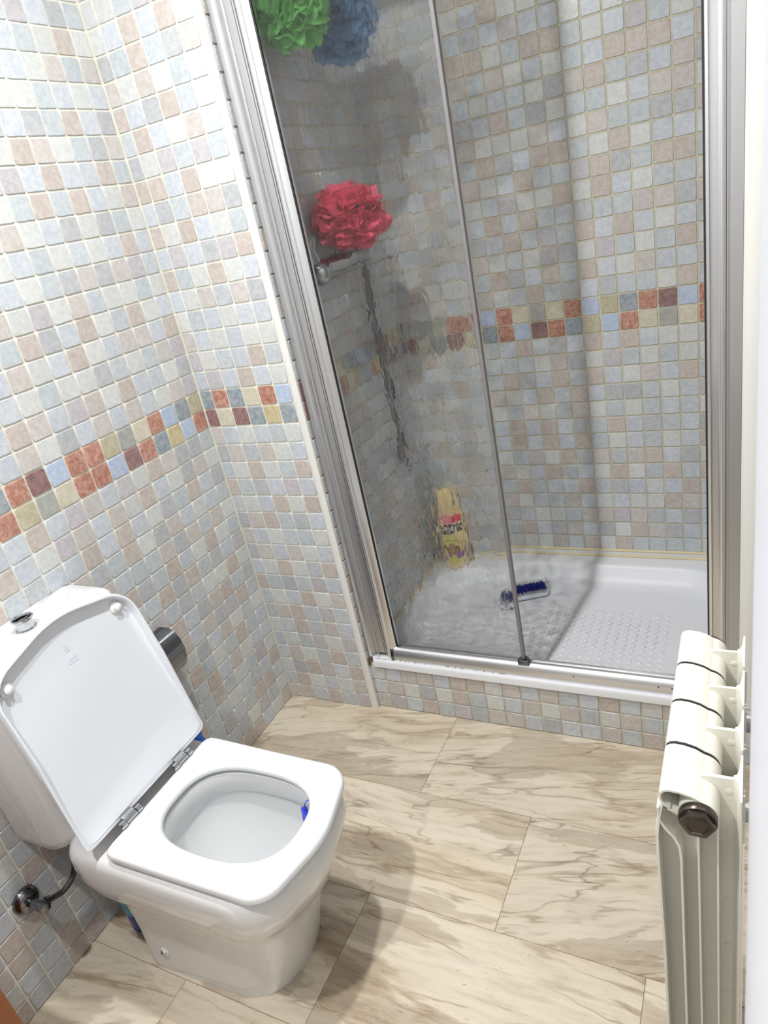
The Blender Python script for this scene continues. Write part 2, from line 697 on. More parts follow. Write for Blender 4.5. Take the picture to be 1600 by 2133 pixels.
# ------------------------------------------------------------------ mosaic walls
HS = 0.0268                    # half a tile
TVAR = []
for k in range(8):
    r_ = random.Random(50 + k)
    prof = []
    for cx, cy_ in ((1, 1), (-1, 1), (-1, -1), (1, -1)):
        c = 0.0020 + r_.random() * 0.0012
        a, b_ = (cx * HS, cy_ * (HS - c)), (cx * (HS - c), cy_ * HS)
        prof += [a, b_] if cx * cy_ > 0 else [b_, a]
    ring = []
    for i, p in enumerate(prof):
        q = prof[(i + 1) % 8]
        j = lambda: (r_.random() - 0.5) * 0.0011
        ring.append((p[0] + j(), p[1] + j()))
        if i % 2 == 1:         # the long sides get two uneven points
            for t in (0.36, 0.68):
                ring.append((p[0] + (q[0] - p[0]) * t + j(), p[1] + (q[1] - p[1]) * t + j()))
    n = len(ring)
    ins = 1 - 0.0013 / HS
    vs = [(x, y, 0.0) for x, y in ring] + [(x * (1 - 0.0006 / HS), y * (1 - 0.0006 / HS), 0.0019) for x, y in ring] + [(x * ins, y * ins, 0.0030) for x, y in ring]
    fs = []
    for i in range(n):
        i2 = (i + 1) % n
        fs.append((i, i2, n + i2, n + i))
        fs.append((n + i, n + i2, 2 * n + i2, 2 * n + i))
    fs.append(tuple(range(2 * n, 3 * n)))
    me = bpy.data.meshes.new('tile')
    me.from_pydata(vs, [], fs)
    me.materials.append(TILE['W'])
    me.polygons.foreach_set('use_smooth', [True] * (len(me.polygons) - 1) + [False])
    me.update()
    TVAR.append((me, vs, fs))

BLOCK = ["TBWBGW", "YTGTWB", "BWRWGR", "RGYBMB", "GWBRWR", "YTRGYB"]


def block_rows(seed):
    """the mosaic comes on sheets of 6 by 6: turn or mirror the sheet"""
    r_ = random.Random(seed)
    b = [list(x) for x in BLOCK]
    for _ in range(r_.randrange(4)):
        b = [list(x) for x in zip(*b[::-1])]
    if r_.random() < 0.5:
        b = [x[::-1] for x in b]
    return b


def sheet_code(i, j, seed):
    b = block_rows(seed * 1000 + (i // 6) * 37 + (j // 6) * 101)
    c = b[j % 6][i % 6]
    r_ = random.Random(seed * 7919 + i * 131 + j * 17)
    if r_.random() < 0.16:
        c = r_.choice("WBGYTRMWBG")
    return c


def tile_wall(parent, origin, u, v, nrm, ucuts, vcuts, code, limit=300, skip=None):
    """children named tile on a wall; past the limit the smallest in view go into one stuff part"""
    o, u, v, nrm = Vector(origin), Vector(u), Vector(v), Vector(nrm)
    cells = []
    for i, (u0, u1) in enumerate(ucuts):
        for j, (v0, v1) in enumerate(vcuts):
            if u1 - u0 < 0.008 or v1 - v0 < 0.008:
                continue
            if skip and skip(u0, u1, v0, v1):
                continue
            c = o + u * ((u0 + u1) / 2) + v * ((v0 + v1) / 2)
            pr = [project(o + u * a + v * b_) for a, b_ in ((u0, v0), (u1, v0), (u1, v1), (u0, v1))]
            area = 0.0
            if all(pr):
                cx, cy_ = sum(p[0] for p in pr) / 4, sum(p[1] for p in pr) / 4
                if -25 < cx < 1625 and -25 < cy_ < 2160:
                    area = abs(sum(pr[k][0] * pr[(k + 1) % 4][1] - pr[(k + 1) % 4][0] * pr[k][1] for k in range(4))) / 2
            cells.append((area, i, j, c, u1 - u0, v1 - v0))
    cells.sort(key=lambda t: -t[0])
    rot = Matrix((u, v, nrm)).transposed()
    vs, fs, mi = [], [], []
    k_ = 0
    for area, i, j, c, w, h in cells:
        r_ = random.Random(i * 911 + j * 37 + len(ucuts))
        me, tv, tf = r_.choice(TVAR)
        sx, sy = max(0.15, (w - P + 2 * HS) / (2 * HS)), max(0.15, (h - P + 2 * HS) / (2 * HS))
        if r_.random() < 0.5:
            ang = math.pi
        else:
            ang = 0.0
        tilt = Matrix.Rotation((r_.random() - 0.5) * 0.012, 3, 'X') @ Matrix.Rotation((r_.random() - 0.5) * 0.012, 3, 'Y')
        loc = rot @ tilt @ Matrix.Rotation(ang, 3, 'Z') @ Matrix.Diagonal((sx, sy, 1))
        mt = TILE[code(i, j)]
        if area > 0 and k_ < limit:
            ob = bpy.data.objects.new('tile', me)
            ob.matrix_world = Matrix.Translation(c) @ loc.to_4x4()
            COL.objects.link(ob)
            ob.parent = parent
            ob.material_slots[0].link = 'OBJECT'
            ob.material_slots[0].material = mt
            k_ += 1
        else:
            b0 = len(vs)
            vs += [c + loc @ Vector(p) for p in tv]
            fs += [tuple(q + b0 for q in f) for f in tf]
            mi += [CODES.index(code(i, j))] * len(tf)
    if vs:
        o = mesh_obj('tile', vs, fs, [TILE[c] for c in CODES], parent, False, mi, kind='stuff')
        o.data.polygons.foreach_set('use_smooth', [len(f) == 4 for f in fs])


def cuts(start, first, end):
    """cells from start to end, the first one 'first' wide, then one pitch each"""
    out, a, b = [], start, start + first
    while a < end - 1e-4:
        out.append((a, min(b, end)))
        a, b = b, b + P
    return out


def quad_box(name, a, b, mat, kind='structure', parent=None):
    o = MB().box(a, b).build(name, mat, parent, smooth=False)
    if kind:
        o['kind'] = kind
    return o


ROWS = cuts(0.0, P, CE)                    # rows counted up from the floor

# left wall (x = 0): column 0 starts at the corner and runs towards the camera
w = quad_box('wall_left', (-0.10, YF, -0.05), (0.0, 0.0, CE), M_GROUT_W)
L19 = "osbrcgorrbmrs"
L18 = "rbnsrmbrrcgor"
L17 = "GYYTRWMBTMBRB"
L16 = "WTYWBRWTBTMWB"
L20 = "MTWBTBTBYWTBR"
L21 = "YWGBRWTMBTRBW"


def left_code(i, j):
    for row, s in ((19, L19), (18, L18), (17, L17), (16, L16), (20, L20), (21, L21)):
        if j == row and i < len(s):
            return s[i]
    if j in (18, 19):
        return random.Random(i * 5 + j).choice("rmbsocgnr")
    return sheet_code(i + 1, j + 3, 3)


tile_wall(w, (0, 0, 0), (0, -1, 0), (0, 0, 1), (1, 0, 0), [(0.004, 0.0592)] + cuts(0.0592, P, -YF), ROWS, left_code)

# pier between toilet corner and shower (front y = 0, end x = XP)
w = quad_box('wall_pier', (-0.10, 0.0, -0.05), (XP - 0.002, YB + 0.1, CE), M_GROUT_W)
P19 = "srscrb"
P18 = "mcmsns"
PIER = {17: "TBWBGW", 16: "YTGTWB", 15: "BWRWGR", 14: "RGYBMB", 13: "GWBRWR", 12: "YTRGYB",
        11: "TBWBGW", 10: "YTBTWB", 9: "BWRWGR", 8: "RGYBMB", 7: "GWBRWT", 6: "YTRGMB",
        5: "WBRGTB", 4: "GWGMWM", 3: "BTWGRG", 2: "WYRMBR", 1: "BRWBWT", 0: "TTBRGM", 20: "BMBRBW", 21: "MWGBRG"}


def pier_code(i, j):
    if j == 19:
        return P19[i % 6]
    if j == 18:
        return P18[i % 6]
    if j in PIER:
        return PIER[j][i % 6]
    return sheet_code(i, j + 1, 5)


pc = [(0.004, 0.0474)] + cuts(0.0474, P, 0.3345)
tile_wall(w, (0, 0, 0), (1, 0, 0), (0, 0, 1), (0, -1, 0), pc, ROWS, pier_code)


# end of the pier = left wall of the shower
def end_code(i, j):
    if j == 19:
        return "mrbrcgsbsrmco"[i % 13]
    if j == 18:
        return "msrbrcobrnsmb"[i % 13]
    return sheet_code(i, j + 1, 8)


w2 = quad_box('wall_left_shower', (XP - 0.0015, 0.006, 0.0), (XP, YB, CE), M_GROUT_S)
tile_wall(w2, (XP, 0.006, 0), (0, 1, 0), (0, 0, 1), (1, 0, 0), cuts(0.0, 0.046, YB - 0.006), ROWS, end_code, limit=300)

# back wall of the shower
w = quad_box('wall_back', (XP, YB, -0.05), (WR + 0.1, YB + 0.1, CE), M_GROUT_S)
BO = 0.7596 - math.floor((0.7596 - XP) / P) * P - XP      # first column width
NC0 = int(math.floor((0.7596 - XP) / P)) + 1              # index of the column right of x = 0.7596


def back_code(i, j):
    k = i - NC0 + 3            # three columns left of x = 0.76
    if j == 19:
        s = "rbrcgcrbosrmbr"
        return s[k] if 0 <= k < len(s) else "gsgrbmso"[i % 8]
    if j == 18:
        s = "osrbmrsobrcgcr"
        return s[k] if 0 <= k < len(s) else "mcsmsbmo"[i % 8]
    return sheet_code(i + 2, j, 13)


tile_wall(w, (XP, YB, 0), (1, 0, 0), (0, 0, 1), (0, -1, 0), cuts(0.0, BO, WR - XP), ROWS, back_code,
          skip=lambda u0, u1, v0, v1: v1 < 0.21)

# kerb below the tray
w = quad_box('wall_kerb', (XP, 0.018, -0.05), (WR, 0.10, 0.176), M_GROUT_S)
K = {2: "WBTTBRRWTBTGBRBW", 1: "BTWYWRGWBTWTYWTG", 0: "TMBRGMYTTBYBBTGR"}


def kerb_code(i, j):
    s = K.get(j)
    return s[i] if s and i < len(s) else "WBTG"[(i + j) % 4]


tile_wall(w, (XP, 0.018, 0), (1, 0, 0), (0, 0, 1), (0, -1, 0), cuts(0.0, 0.4106 - XP, WR - XP), [(0, P), (P, 2 * P), (2 * P, 3 * P)], kerb_code)

# right wall, wall behind the camera, ceiling
w = quad_box('wall_right', (WR, YF, -0.05), (WR + 0.1, YB + 0.1, CE), M_GROUT_S)
tile_wall(w, (WR, YB, 0), (0, -1, 0), (0, 0, 1), (-1, 0, 0), cuts(0.0, P, YB - YF), ROWS, lambda i, j: "rsbocgm"[(i * 3 + j) % 7] if j in (18, 19) else sheet_code(i, j, 21), limit=0)
w = quad_box('wall_front', (-0.10, YF - 0.1, -0.05), (WR + 0.1, YF, CE), M_WALLP)
w = quad_box('ceiling', (-0.10, YF - 0.1, CE), (WR + 0.1, YB + 0.1, CE + 0.05), M_PAINT)

# floor: 66 x 33.5 cm marble slabs, joints staggered by half
fl = quad_box('floor', (-0.1, YF - 0.1, -0.06), (WR + 0.1, 0.03, -0.0015), simple('floor_joint', (150, 128, 100), 0.8))
GAP = 0.0006
for r in range(8):
    y1 = 0.029 - 0.335 * r
    y0 = max(y1 - 0.335, YF)
    y1 = min(y1, 0.0178)
    if y1 - y0 < 0.02:
        continue
    x = (0.645 if r % 2 == 0 else 0.974) - 0.66 * 2
    while x < WR:
        a, b_ = max(x, 0.0), min(x + 0.66, WR)
        if b_ - a > 0.01:
            c = Vector(((x + x + 0.66) / 2, (y0 + y1) / 2, 0))
            t = MB().box((a - c.x + GAP, y0 - c.y + GAP, -0.008), (b_ - c.x - GAP, y1 - c.y - GAP, 0.0), 0.0006, seg=1)
            o = t.build('tile', M_FLOOR, None, smooth=False)
            o.parent = fl
            o.location = c
        x += 0.66

# white corner trim of the pier, and its twin on the right wall beside the enclosure
trim = MB()
tp = [(0.3345, 0.004), (0.3345, -0.0025), (0.338, -0.0052), (0.346, -0.0062), (0.353, -0.0048), (0.3585, 0.0), (0.3592, 0.006), (0.352, 0.006)]
trim.extrude(tp, 0.0, CE, lambda p, t: Vector((p[0], p[1], t)))
o = trim.build('trim_1', M_PVC, None)
o['kind'] = 'structure'
trim = MB()
tp = [(1.466, 0.026), (1.466, 0.012), (1.474, 0.004), (1.49, 0.0), (1.51, 0.0), (1.53, 0.004), (1.53, 0.026)]
trim.extrude(tp, 0.206, CE, lambda p, t: Vector((p[0], p[1], t)))
o = trim.build('trim_2', M_PVC, None)
o['kind'] = 'structure'

# white door leaf folded back along the right wall, next to the camera
dl = MB().box((1.4832, -2.12, 0.008), (1.5235, -1.25, 2.03), 0.004, seg=3).build('door_1', M_DOOR, None)
dl['kind'] = 'structure'

# ------------------------------------------------------------------ ceiling downlights
M_EMIT = simple('lamp_glow', (255, 250, 240), 0.5)
nb = [n for n in M_EMIT.node_tree.nodes if n.type == 'BSDF_PRINCIPLED'][0]
nb.inputs['Emission Color'].default_value = (1, 0.97, 0.92, 1)
nb.inputs['Emission Strength'].default_value = 6.0
for k, (x, y, z, wt) in enumerate(LAMPS):
    t = thing('ceiling_downlight', ('round white ceiling downlight nearer the shower', 'round white ceiling downlight nearer the door')[k], 'lamp', (x, y, CE), 'ceiling downlights')
    under(MB().lathe([(0.062, -0.004), (0.062, 0.0), (0.045, 0.0), (0.04, -0.004)], (x, y, CE), (0, 0, 1), 32).build('bezel', M_PAINT), t)
    under(MB().lathe([(0.044, -0.002), (0.044, 0.0)], (x, y, CE - 0.002), (0, 0, 1), 32).build('lens', M_EMIT), t)

# ------------------------------------------------------------------ toilet
Y0 = -0.831
toilet = thing('toilet', 'white close-coupled toilet with open lid and square seat against the tiled wall', 'toilet', (0.42, Y0, 0.0))


def V3(p, z):
    return Vector((p.x, Y0 + p.y, z))


def plan(xr, xf, hwr, hwf, rr, rf, nose):
    """squarish outline: straight back, front pushed out by nose"""
    return round_poly([(xr, -hwr, rr), (xf - nose, -hwf, rf), (xf, 0, 0.20), (xf - nose, hwf, rf), (xr, hwr, rr)], 10)


NA = 144
CEN = (0.50, 0.0)


def superell(cx, a, b, n_, N=None):
    N = N or NA
    out = []
    for k in range(N):
        th = 2 * math.pi * (k + 0.37) / N
        c, s = math.cos(th), math.sin(th)
        rr = (abs(c / a) ** n_ + abs(s / b) ** n_) ** (-1 / n_)
        out.append(Vector((cx + c * rr, s * rr)))
    return out


def ring(poly, z, c=CEN):
    return [V3(p, z) for p in by_angle(poly, c, NA)]


# bowl: outside from the foot up, over the rim, down into the basin
b = MB()
rings = []
for z, xr, xf, hr, hf, rr, rf, nose in (
        (0.0, 0.200, 0.592, 0.142, 0.128, 0.02, 0.11, 0.050),
        (0.012, 0.199, 0.596, 0.143, 0.129, 0.02, 0.11, 0.050),
        (0.06, 0.200, 0.610, 0.141, 0.126, 0.02, 0.11, 0.052),
        (0.12, 0.202, 0.630, 0.139, 0.124, 0.02, 0.11, 0.055),
        (0.19, 0.203, 0.650, 0.144, 0.128, 0.025, 0.11, 0.056),
        (0.235, 0.203, 0.660, 0.149, 0.134, 0.03, 0.11, 0.056),
        (0.255, 0.200, 0.676, 0.156, 0.142, 0.03, 0.11, 0.056),
        (0.275, 0.188, 0.692, 0.170, 0.157, 0.04, 0.11, 0.054),
        (0.305, 0.168, 0.714, 0.182, 0.170, 0.05, 0.11, 0.052),
        (0.345, 0.150, 0.730, 0.190, 0.179, 0.055, 0.11, 0.050),
        (0.385, 0.142, 0.742, 0.193, 0.182, 0.06, 0.11, 0.048),
        (0.410, 0.142, 0.740, 0.191, 0.180, 0.06, 0.11, 0.048),
        (0.424, 0.146, 0.734, 0.186, 0.175, 0.06, 0.11, 0.046),
        (0.431, 0.155, 0.722, 0.176, 0.164, 0.06, 0.10, 0.046)):
    c = (0.42, 0) if z < 0.26 else CEN
    rings.append(ring(plan(xr, xf, hr, hf, rr, rf, nose), z, c))
for z, cx, a, bb, n_ in ((0.431, 0.512, 0.182, 0.128, 2.6), (0.427, 0.512, 0.175, 0.121, 2.6), (0.415, 0.512, 0.172, 0.119, 2.6), (0.376, 0.512, 0.172, 0.119, 2.6),
                         (0.370, 0.512, 0.176, 0.124, 2.6), (0.35, 0.511, 0.178, 0.126, 2.5), (0.31, 0.508, 0.168, 0.118, 2.4), (0.27, 0.508, 0.150, 0.104, 2.3),
                         (0.23, 0.500, 0.122, 0.086, 2.2), (0.20, 0.492, 0.092, 0.068, 2.1), (0.175, 0.482, 0.066, 0.054, 2), (0.15, 0.47, 0.055, 0.048, 2), (0.13, 0.45, 0.045, 0.042, 2)):
    rings.append([V3(p, z) for p in superell(cx, a, bb, n_)])
b.loft(rings, True, True)
b.box((0.06, Y0 - 0.10, 0.31), (0.19, Y0 + 0.10, 0.398), 0.02)            # neck that carries the cistern
bowl = under(b.build('bowl', M_CERAMIC, None), toilet)
under(MB().loft([[V3(p, 0.178) for p in superell(0.483, 0.069, 0.056, 2)]], True, False).build('water', simple('toilet_water', (168, 190, 194), 0.02, spec=0.6), None, smooth=False), toilet)
under(MB().tube([(0.004, Y0 + 0.04, 0.19), (0.21, Y0 + 0.04, 0.19)], 0.045, 20).build('waste_pipe', M_PVC, None), toilet)
for s in (-1, 1):
    f = MB()
    f.lathe([(0.013, -0.006), (0.013, 0.001), (0.009, 0.002)], (0.268, Y0 + s * 0.1395, 0.070), (0, s, 0), 20, 0)
    f.lathe([(0.0, -0.001), (0.0085, -0.001), (0.0085, 0.003), (0.006, 0.006), (0.0, 0.007)], (0.268, Y0 + s * 0.1395, 0.070), (0, s, 0), 16, 1)
    under(f.build('fixing_screw', [M_CERAMIC, M_CHROME], None), toilet)

# seat
so = plan(0.293, 0.744, 0.178, 0.172, 0.022, 0.066, 0.040)


def inset(poly, d, c=(0.52, 0)):
    c = Vector(c)
    return [p + (c - p).normalized() * d for p in poly]


hole = [p + Vector((0, 0.003)) for p in superell(0.509, 0.167, 0.114, 2.65)]
SO = by_angle(so, (0.523, 0), NA)
st = MB()
rg = [[V3(p, 0.440) for p in inset(SO, 0.004)], [V3(p, 0.443) for p in SO], [V3(p, 0.452) for p in SO], [V3(p, 0.457) for p in inset(SO, 0.0025)], [V3(p, 0.460) for p in inset(SO, 0.008)]]
hh = lambda d, z: [V3(p - (Vector((0.523, 0)) - p).normalized() * d, z) for p in hole]
rg += [hh(0.034, 0.4625), hh(0.018, 0.4605), hh(0.008, 0.457), hh(0.002, 0.451), hh(0.0, 0.446), hh(0.001, 0.440)]
rg.append(rg[0])
st.loft(rg, False, False)
seat = under(st.build('seat', M_SEAT, None), toilet)
for x in (0.40, 0.64):
    for s in (-1, 1):
        under(MB().box((x - 0.018, Y0 + s * 0.15 - 0.01, 0.4305), (x + 0.018, Y0 + s * 0.15 + 0.01, 0.4415), 0.003).build('buffer', M_RUBBER, None), toilet)

# lid, modelled flat (x along the lid, y across, z towards the viewer) and swung open
LO = Vector((0.2985, Y0, 0.474))
LU = Vector((-0.229, 0, 0.9734)).normalized()
LN = Vector((0.9734, 0, 0.229)).normalized()
LX = Matrix((LU, Vector((0, 1, 0)), LN)).transposed().to_4x4()
LX.translation = LO
lo = round_poly([(0.006, -0.1935, 0.008), (0.415, -0.186, 0.075), (0.464, 0, 0.25), (0.415, 0.186, 0.075), (0.006, 0.1935, 0.008), (0.0, 0.178, 0.004), (0.0, -0.178, 0.004)], 10)
LA = by_angle(lo, (0.21, 0), NA)
ins = lambda d: [p + (Vector((0.21, 0)) - p).normalized() * d for p in LA]
Z3 = lambda pl, z, flat=False: [Vector((max(p.x, 0.0), p.y, z)) for p in pl]
ld_ = MB()


def lip(d, z):
    """the lip dies out towards the hinge side"""
    out = []
    for p, q in zip(LA, ins(d)):
        k = min(1.0, max(0.0, (p.x - 0.03) / 0.20))
        out.append(Vector((q.x, q.y, z * k - 0.021 * (1 - k))))
    return out


ld_.loft([[Vector((p.x, p.y, -0.030)) for p in ins(0.014)], [Vector((p.x, p.y, -0.027)) for p in ins(0.003)], [Vector((p.x, p.y, -0.022)) for p in LA], lip(0.0, -0.003), lip(0.002, -0.0005), lip(0.006, -0.0005), lip(0.008, -0.003),
          [Vector((p.x, p.y, -0.020)) for p in ins(0.0105)], [Vector((p.x, p.y, -0.0215)) for p in ins(0.015)]], True, True)
lid = under(ld_.build('lid', M_LID, None, xf=LX), toilet)
for s in (-1, 1):
    bmp = MB().lathe([(0.0145, -0.0215), (0.0140, -0.016), (0.0095, -0.014), (0.009, -0.006), (0.006, -0.0035), (0.0, -0.003)], (0.388, s * 0.148, 0), (0, 0, 1), 20)
    o = bmp.build('buffer', M_RUBBER, None, xf=LX)
    o.parent = lid
    o.matrix_parent_inverse = Matrix()
# small faded print on the underside of the lid
pr = MB()
for k in range(5):
    a, c = (0.372 + k * 0.0065, -0.006) if k < 3 else (0.345 + (k - 3) * 0.008, -0.012)
    pr.box((a, c, -0.0213), (a + 0.0035, c + (0.012 if k < 3 else 0.024), -0.0210))
o = pr.build('printed_mark', simple('faint_lilac_ink', (202, 206, 226), 0.5), None, smooth=False, xf=LX)
o.parent = lid
o.matrix_parent_inverse = Matrix()
# hinges
for s in (-1, 1):
    yc = Y0 + s * 0.0865
    h = MB()
    for a, c, r in ((-0.030, -0.0165, 0.0085), (-0.0155, 0.0155, 0.0065), (0.0165, 0.030, 0.0085)):
        h.lathe([(r * 0.85, a), (r, a + 0.001), (r, c - 0.001), (r * 0.85, c)], (0.2935, yc, 0.4665), (0, 1, 0), 20)
    h.box((0.286, yc - 0.013, 0.4305), (0.301, yc + 0.013, 0.462), 0.002)
    h.box((0.276, yc - 0.016, 0.466), (0.293, yc + 0.016, 0.476), 0.002)
    under(h.build('hinge', M_CHROME, None), toilet)

# cistern with its cover and push button
c_ = MB()
rg = []


def cist(hw, xf, z, r=0.05):
    return [Vector((p.x, Y0 + p.y, z)) for p in by_angle(round_poly([(0.0045, -hw, 0.008), (xf, -hw, r), (xf, hw, r), (0.0045, hw, 0.008)], 8), (0.08, 0), 64)]


for z, hw, xf in ((0.398, 0.165, 0.130), (0.404, 0.176, 0.146), (0.416, 0.183, 0.156), (0.44, 0.186, 0.162), (0.60, 0.1865, 0.168), (0.838, 0.187, 0.172)):
    rg.append(cist(hw, xf, z))
c_.loft(rg)
under(c_.build('cistern', M_CERAMIC, None), toilet)
c_ = MB()
c_.loft([cist(0.187, 0.172, 0.8385), cist(0.190, 0.176, 0.843), cist(0.190, 0.176, 0.862), cist(0.187, 0.173, 0.871), cist(0.178, 0.165, 0.877), cist(0.120, 0.120, 0.880), cist(0.05, 0.10, 0.8805)])
cl = under(c_.build('cistern_cover', M_CERAMIC, None), toilet)
mk = MB().box((0.064, Y0 + 0.118, 0.8786), (0.069, Y0 + 0.136, 0.8793))
o = mk.build('printed_mark', simple('grey_ink', (120, 122, 126), 0.5), None, smooth=False)
o.parent = cl
o.matrix_parent_inverse = Matrix()
bt = MB()
bc = (0.086, Y0, 0.879)
bt.lathe([(0.0225, 0), (0.0225, 0.004), (0.019, 0.006), (0.0195, 0.022), (0.0235, 0.026), (0.0235, 0.029), (0.0195, 0.030), (0.0175, 0.026), (0.0175, 0.019), (0.0, 0.018)], bc, (0, 0, 1), 32)
bt.box((bc[0] - 0.0012, bc[1] - 0.017, bc[2] + 0.018), (bc[0] + 0.0012, bc[1] + 0.017, bc[2] + 0.025))
under(bt.build('flush_button', M_CHROME, None), toilet)

# rim block
rb = thing('toilet_rim_block', 'small blue freshener block hooked under the front rim inside the toilet bowl', 'freshener', (0.6335, Y0 + 0.0745, 0.37))
r_ = MB()
cage = round_poly([(-0.008, -0.022, 0.006), (0.008, -0.022, 0.006), (0.008, 0.022, 0.006), (-0.008, 0.022, 0.006)], 5)
RBX = Matrix.Translation((0.6335, Y0 + 0.0745, 0.0)) @ Matrix.Rotation(0.72, 4, 'Z')
r_.loft([[Vector((p.x * k, p.y * k, z)) for p in cage] for k, z in ((0.6, 0.335), (1, 0.345), (1.05, 0.375), (0.9, 0.404), (0.5, 0.409))])
under(r_.build('block', simple('blue_gel', (36, 60, 190), 0.15, spec=0.6), None, xf=RBX), rb)
r_ = MB()
for z in (0.350, 0.364, 0.378):
    r_.loft([[Vector((p.x * k, p.y * k, z + dz)) for p in cage] for k, dz in ((1.10, 0), (1.16, 0.002), (1.10, 0.004))])
r_.tube([(0.0, 0, 0.400), (0.004, 0, 0.424), (0.010, 0, 0.4338), (0.040, 0, 0.4350)], 0.0016, 8)
under(r_.build('cage', simple('blue_plastic', (60, 90, 210), 0.3), None, xf=RBX), rb)

# water supply: angle valve and flexible hose
av = thing('angle_valve', 'chrome angle valve with round wall flange and hose left of the toilet', 'valve', (0.0, -1.06, 0.272))
yv, zv = -1.064, 0.272
under(MB().lathe([(0.0325, 0.003), (0.0325, 0.007), (0.030, 0.013), (0.024, 0.019), (0.016, 0.022), (0.0, 0.022)], (0, yv, zv), (1, 0, 0), 32).build('flange', M_CHROME_D, None), av)
v_ = MB()
v_.lathe([(0.012, 0.018), (0.012, 0.025), (0.0105, 0.026), (0.0105, 0.048), (0.0125, 0.050), (0.0125, 0.064), (0.009, 0.067)], (0, yv, zv), (1, 0, 0), 20)
v_.lathe([(0.008, 0.0), (0.008, 0.012), (0.0105, 0.013), (0.0105, 0.026), (0.0075, 0.028), (0.007, 0.036)], (0.050, yv + 0.004, zv - 0.002), (0, 0.86, -0.5), 6)
under(v_.build('valve_body', M_CHROME_D, None), av)
under(MB().lathe([(0.006, 0.0), (0.013, 0.001), (0.014, 0.010), (0.010, 0.012), (0.0, 0.012)], (0.066, yv, zv), (1, 0, 0), 8).build('handle', M_CHROME_D, None), av)
hs = MB()
hs.tube(curve_pts([(0.050, yv + 0.034, zv - 0.019), (0.050, yv + 0.060, zv - 0.028), (0.052, yv + 0.090, zv - 0.018), (0.056, yv + 0.112, zv + 0.020), (0.060, yv + 0.120, zv + 0.070), (0.064, yv + 0.118, 0.3965)], 8), 0.0068, 12)
under(hs.build('hose', simple('braided_hose', (86, 84, 86), 0.35, metal=0.7, bump=0.5, bscale=900), None), av)

# cleaning bottles standing behind the toilet
def bottle(name, label, loc, h, r, mats, levels, label_mat=None, lz=None):
    t = thing(name, label, 'bottle', loc)
    x, y, z = loc
    body = MB().lathe([(r * a, h * q) for a, q in levels], loc, (0, 0, 1), 28)
    under(body.build('body', mats[0], None), t)
    if label_mat:
        under(MB().lathe([(r * 1.012, h * lz[0]), (r * 1.02, h * (lz[0] + 0.005)), (r * 1.02, h * (lz[1] - 0.005)), (r * 1.012, h * lz[1])], loc, (0, 0, 1), 28).build('label', label_mat, None), t)
    under(MB().lathe([(r * 0.40, h * 0.90), (r * 0.46, h * 0.905), (r * 0.46, h * 1.0), (r * 0.36, h * 1.03), (0.0, h * 1.035)], loc, (0, 0, 1), 20).build('cap', mats[1], None), t)
    return t


LV = [(0.0, 0.0), (0.92, 0.0), (1.0, 0.012), (1.0, 0.60), (0.95, 0.70), (0.72, 0.80), (0.42, 0.88), (0.38, 0.905), (0.0, 0.906)]
bottle('cleaner_bottle', 'blue cleaner bottle with turquoise label on the floor left of the toilet foot', (0.098, -0.884, 0.0), 0.26, 0.038,
       (simple('blue_bottle', (34, 52, 150), 0.2, spec=0.5), M_PVC), LV, simple('turquoise_label', (70, 160, 190), 0.4, vary=0.25, vscale=30), (0.24, 0.66))
bottle('cleaner_bottle', 'bright blue bottle peeping out between the toilet lid and the seat corner', (0.098, -0.535, 0.0), 0.335, 0.040,
       (simple('bright_blue_bottle', (26, 92, 190), 0.25, spec=0.5), simple('bright_blue_cap', (30, 100, 200), 0.3)), LV)

# toilet paper holder
ph = thing('paper_holder', 'curved dark chrome toilet paper holder on the tiled wall behind the lid', 'holder', (0.0, -0.51, 0.56))
a = MB()
prof = [(0.012, 0.068), (0.045, 0.068), (0.066, 0.058), (0.078, 0.036), (0.083, 0.008), (0.080, -0.022), (0.071, -0.046), (0.056, -0.060)]
rg = [[Vector((x, y, 0.545 + z)) for x, z in prof] + [Vector((x - 0.0018, y, 0.545 + z - 0.0018)) for x, z in reversed(prof)] for y in (-0.575, -0.450)]
a.loft(rg)
under(a.build('cover', M_CHROME_D, None), ph)
a = MB()
a.lathe([(0.022, 0.0032), (0.022, 0.006), (0.012, 0.010), (0.008, 0.05), (0.0, 0.05)], (0, -0.55, 0.55), (1, 0, 0), 20)
a.tube([(0.045, -0.57, 0.55), (0.045, -0.448, 0.55)], 0.006, 12)
a.box((0.003, -0.535, 0.606), (0.016, -0.49, 0.614), 0.001)
under(a.build('bracket', M_CHROME, None), ph)

# wooden cabinet just inside the left edge
cb = thing('wooden_cabinet', 'orange-brown wooden bathroom cabinet against the left wall before the toilet', 'cabinet', (0.15, -1.52, 0.0))
under(MB().box((0.0035, -1.770, 0.07), (0.2805, -1.272, 0.80), 0.002).build('carcass', M_WOOD, None), cb)
under(MB().box((0.0035, -1.745, 0.0), (0.25, -1.30, 0.0695)).build('plinth', M_WOOD, None), cb)
for y0, y1, hy in ((-1.769, -1.5225, -1.545), (-1.5195, -1.273, -1.497)):
    d = under(MB().box((0.281, y0, 0.075), (0.2985, y1, 0.797), 0.002).build('door', M_WOOD, None), cb)
    kb = MB().lathe([(0.005, 0.0), (0.005, 0.012), (0.011, 0.016), (0.011, 0.022), (0.0, 0.024)], (0.2985, hy, 0.66), (1, 0, 0), 16).build('knob', M_CHROME, None)
    kb.parent = d
    kb.matrix_parent_inverse = Matrix()

# ------------------------------------------------------------------ radiator
rad = thing('radiator', 'white four-section aluminium radiator hanging on the right wall', 'radiator', (1.435, -0.80, 0.2))
RB, RT = 0.20, 0.865
sec0 = bpy.data.objects.new('section', None)


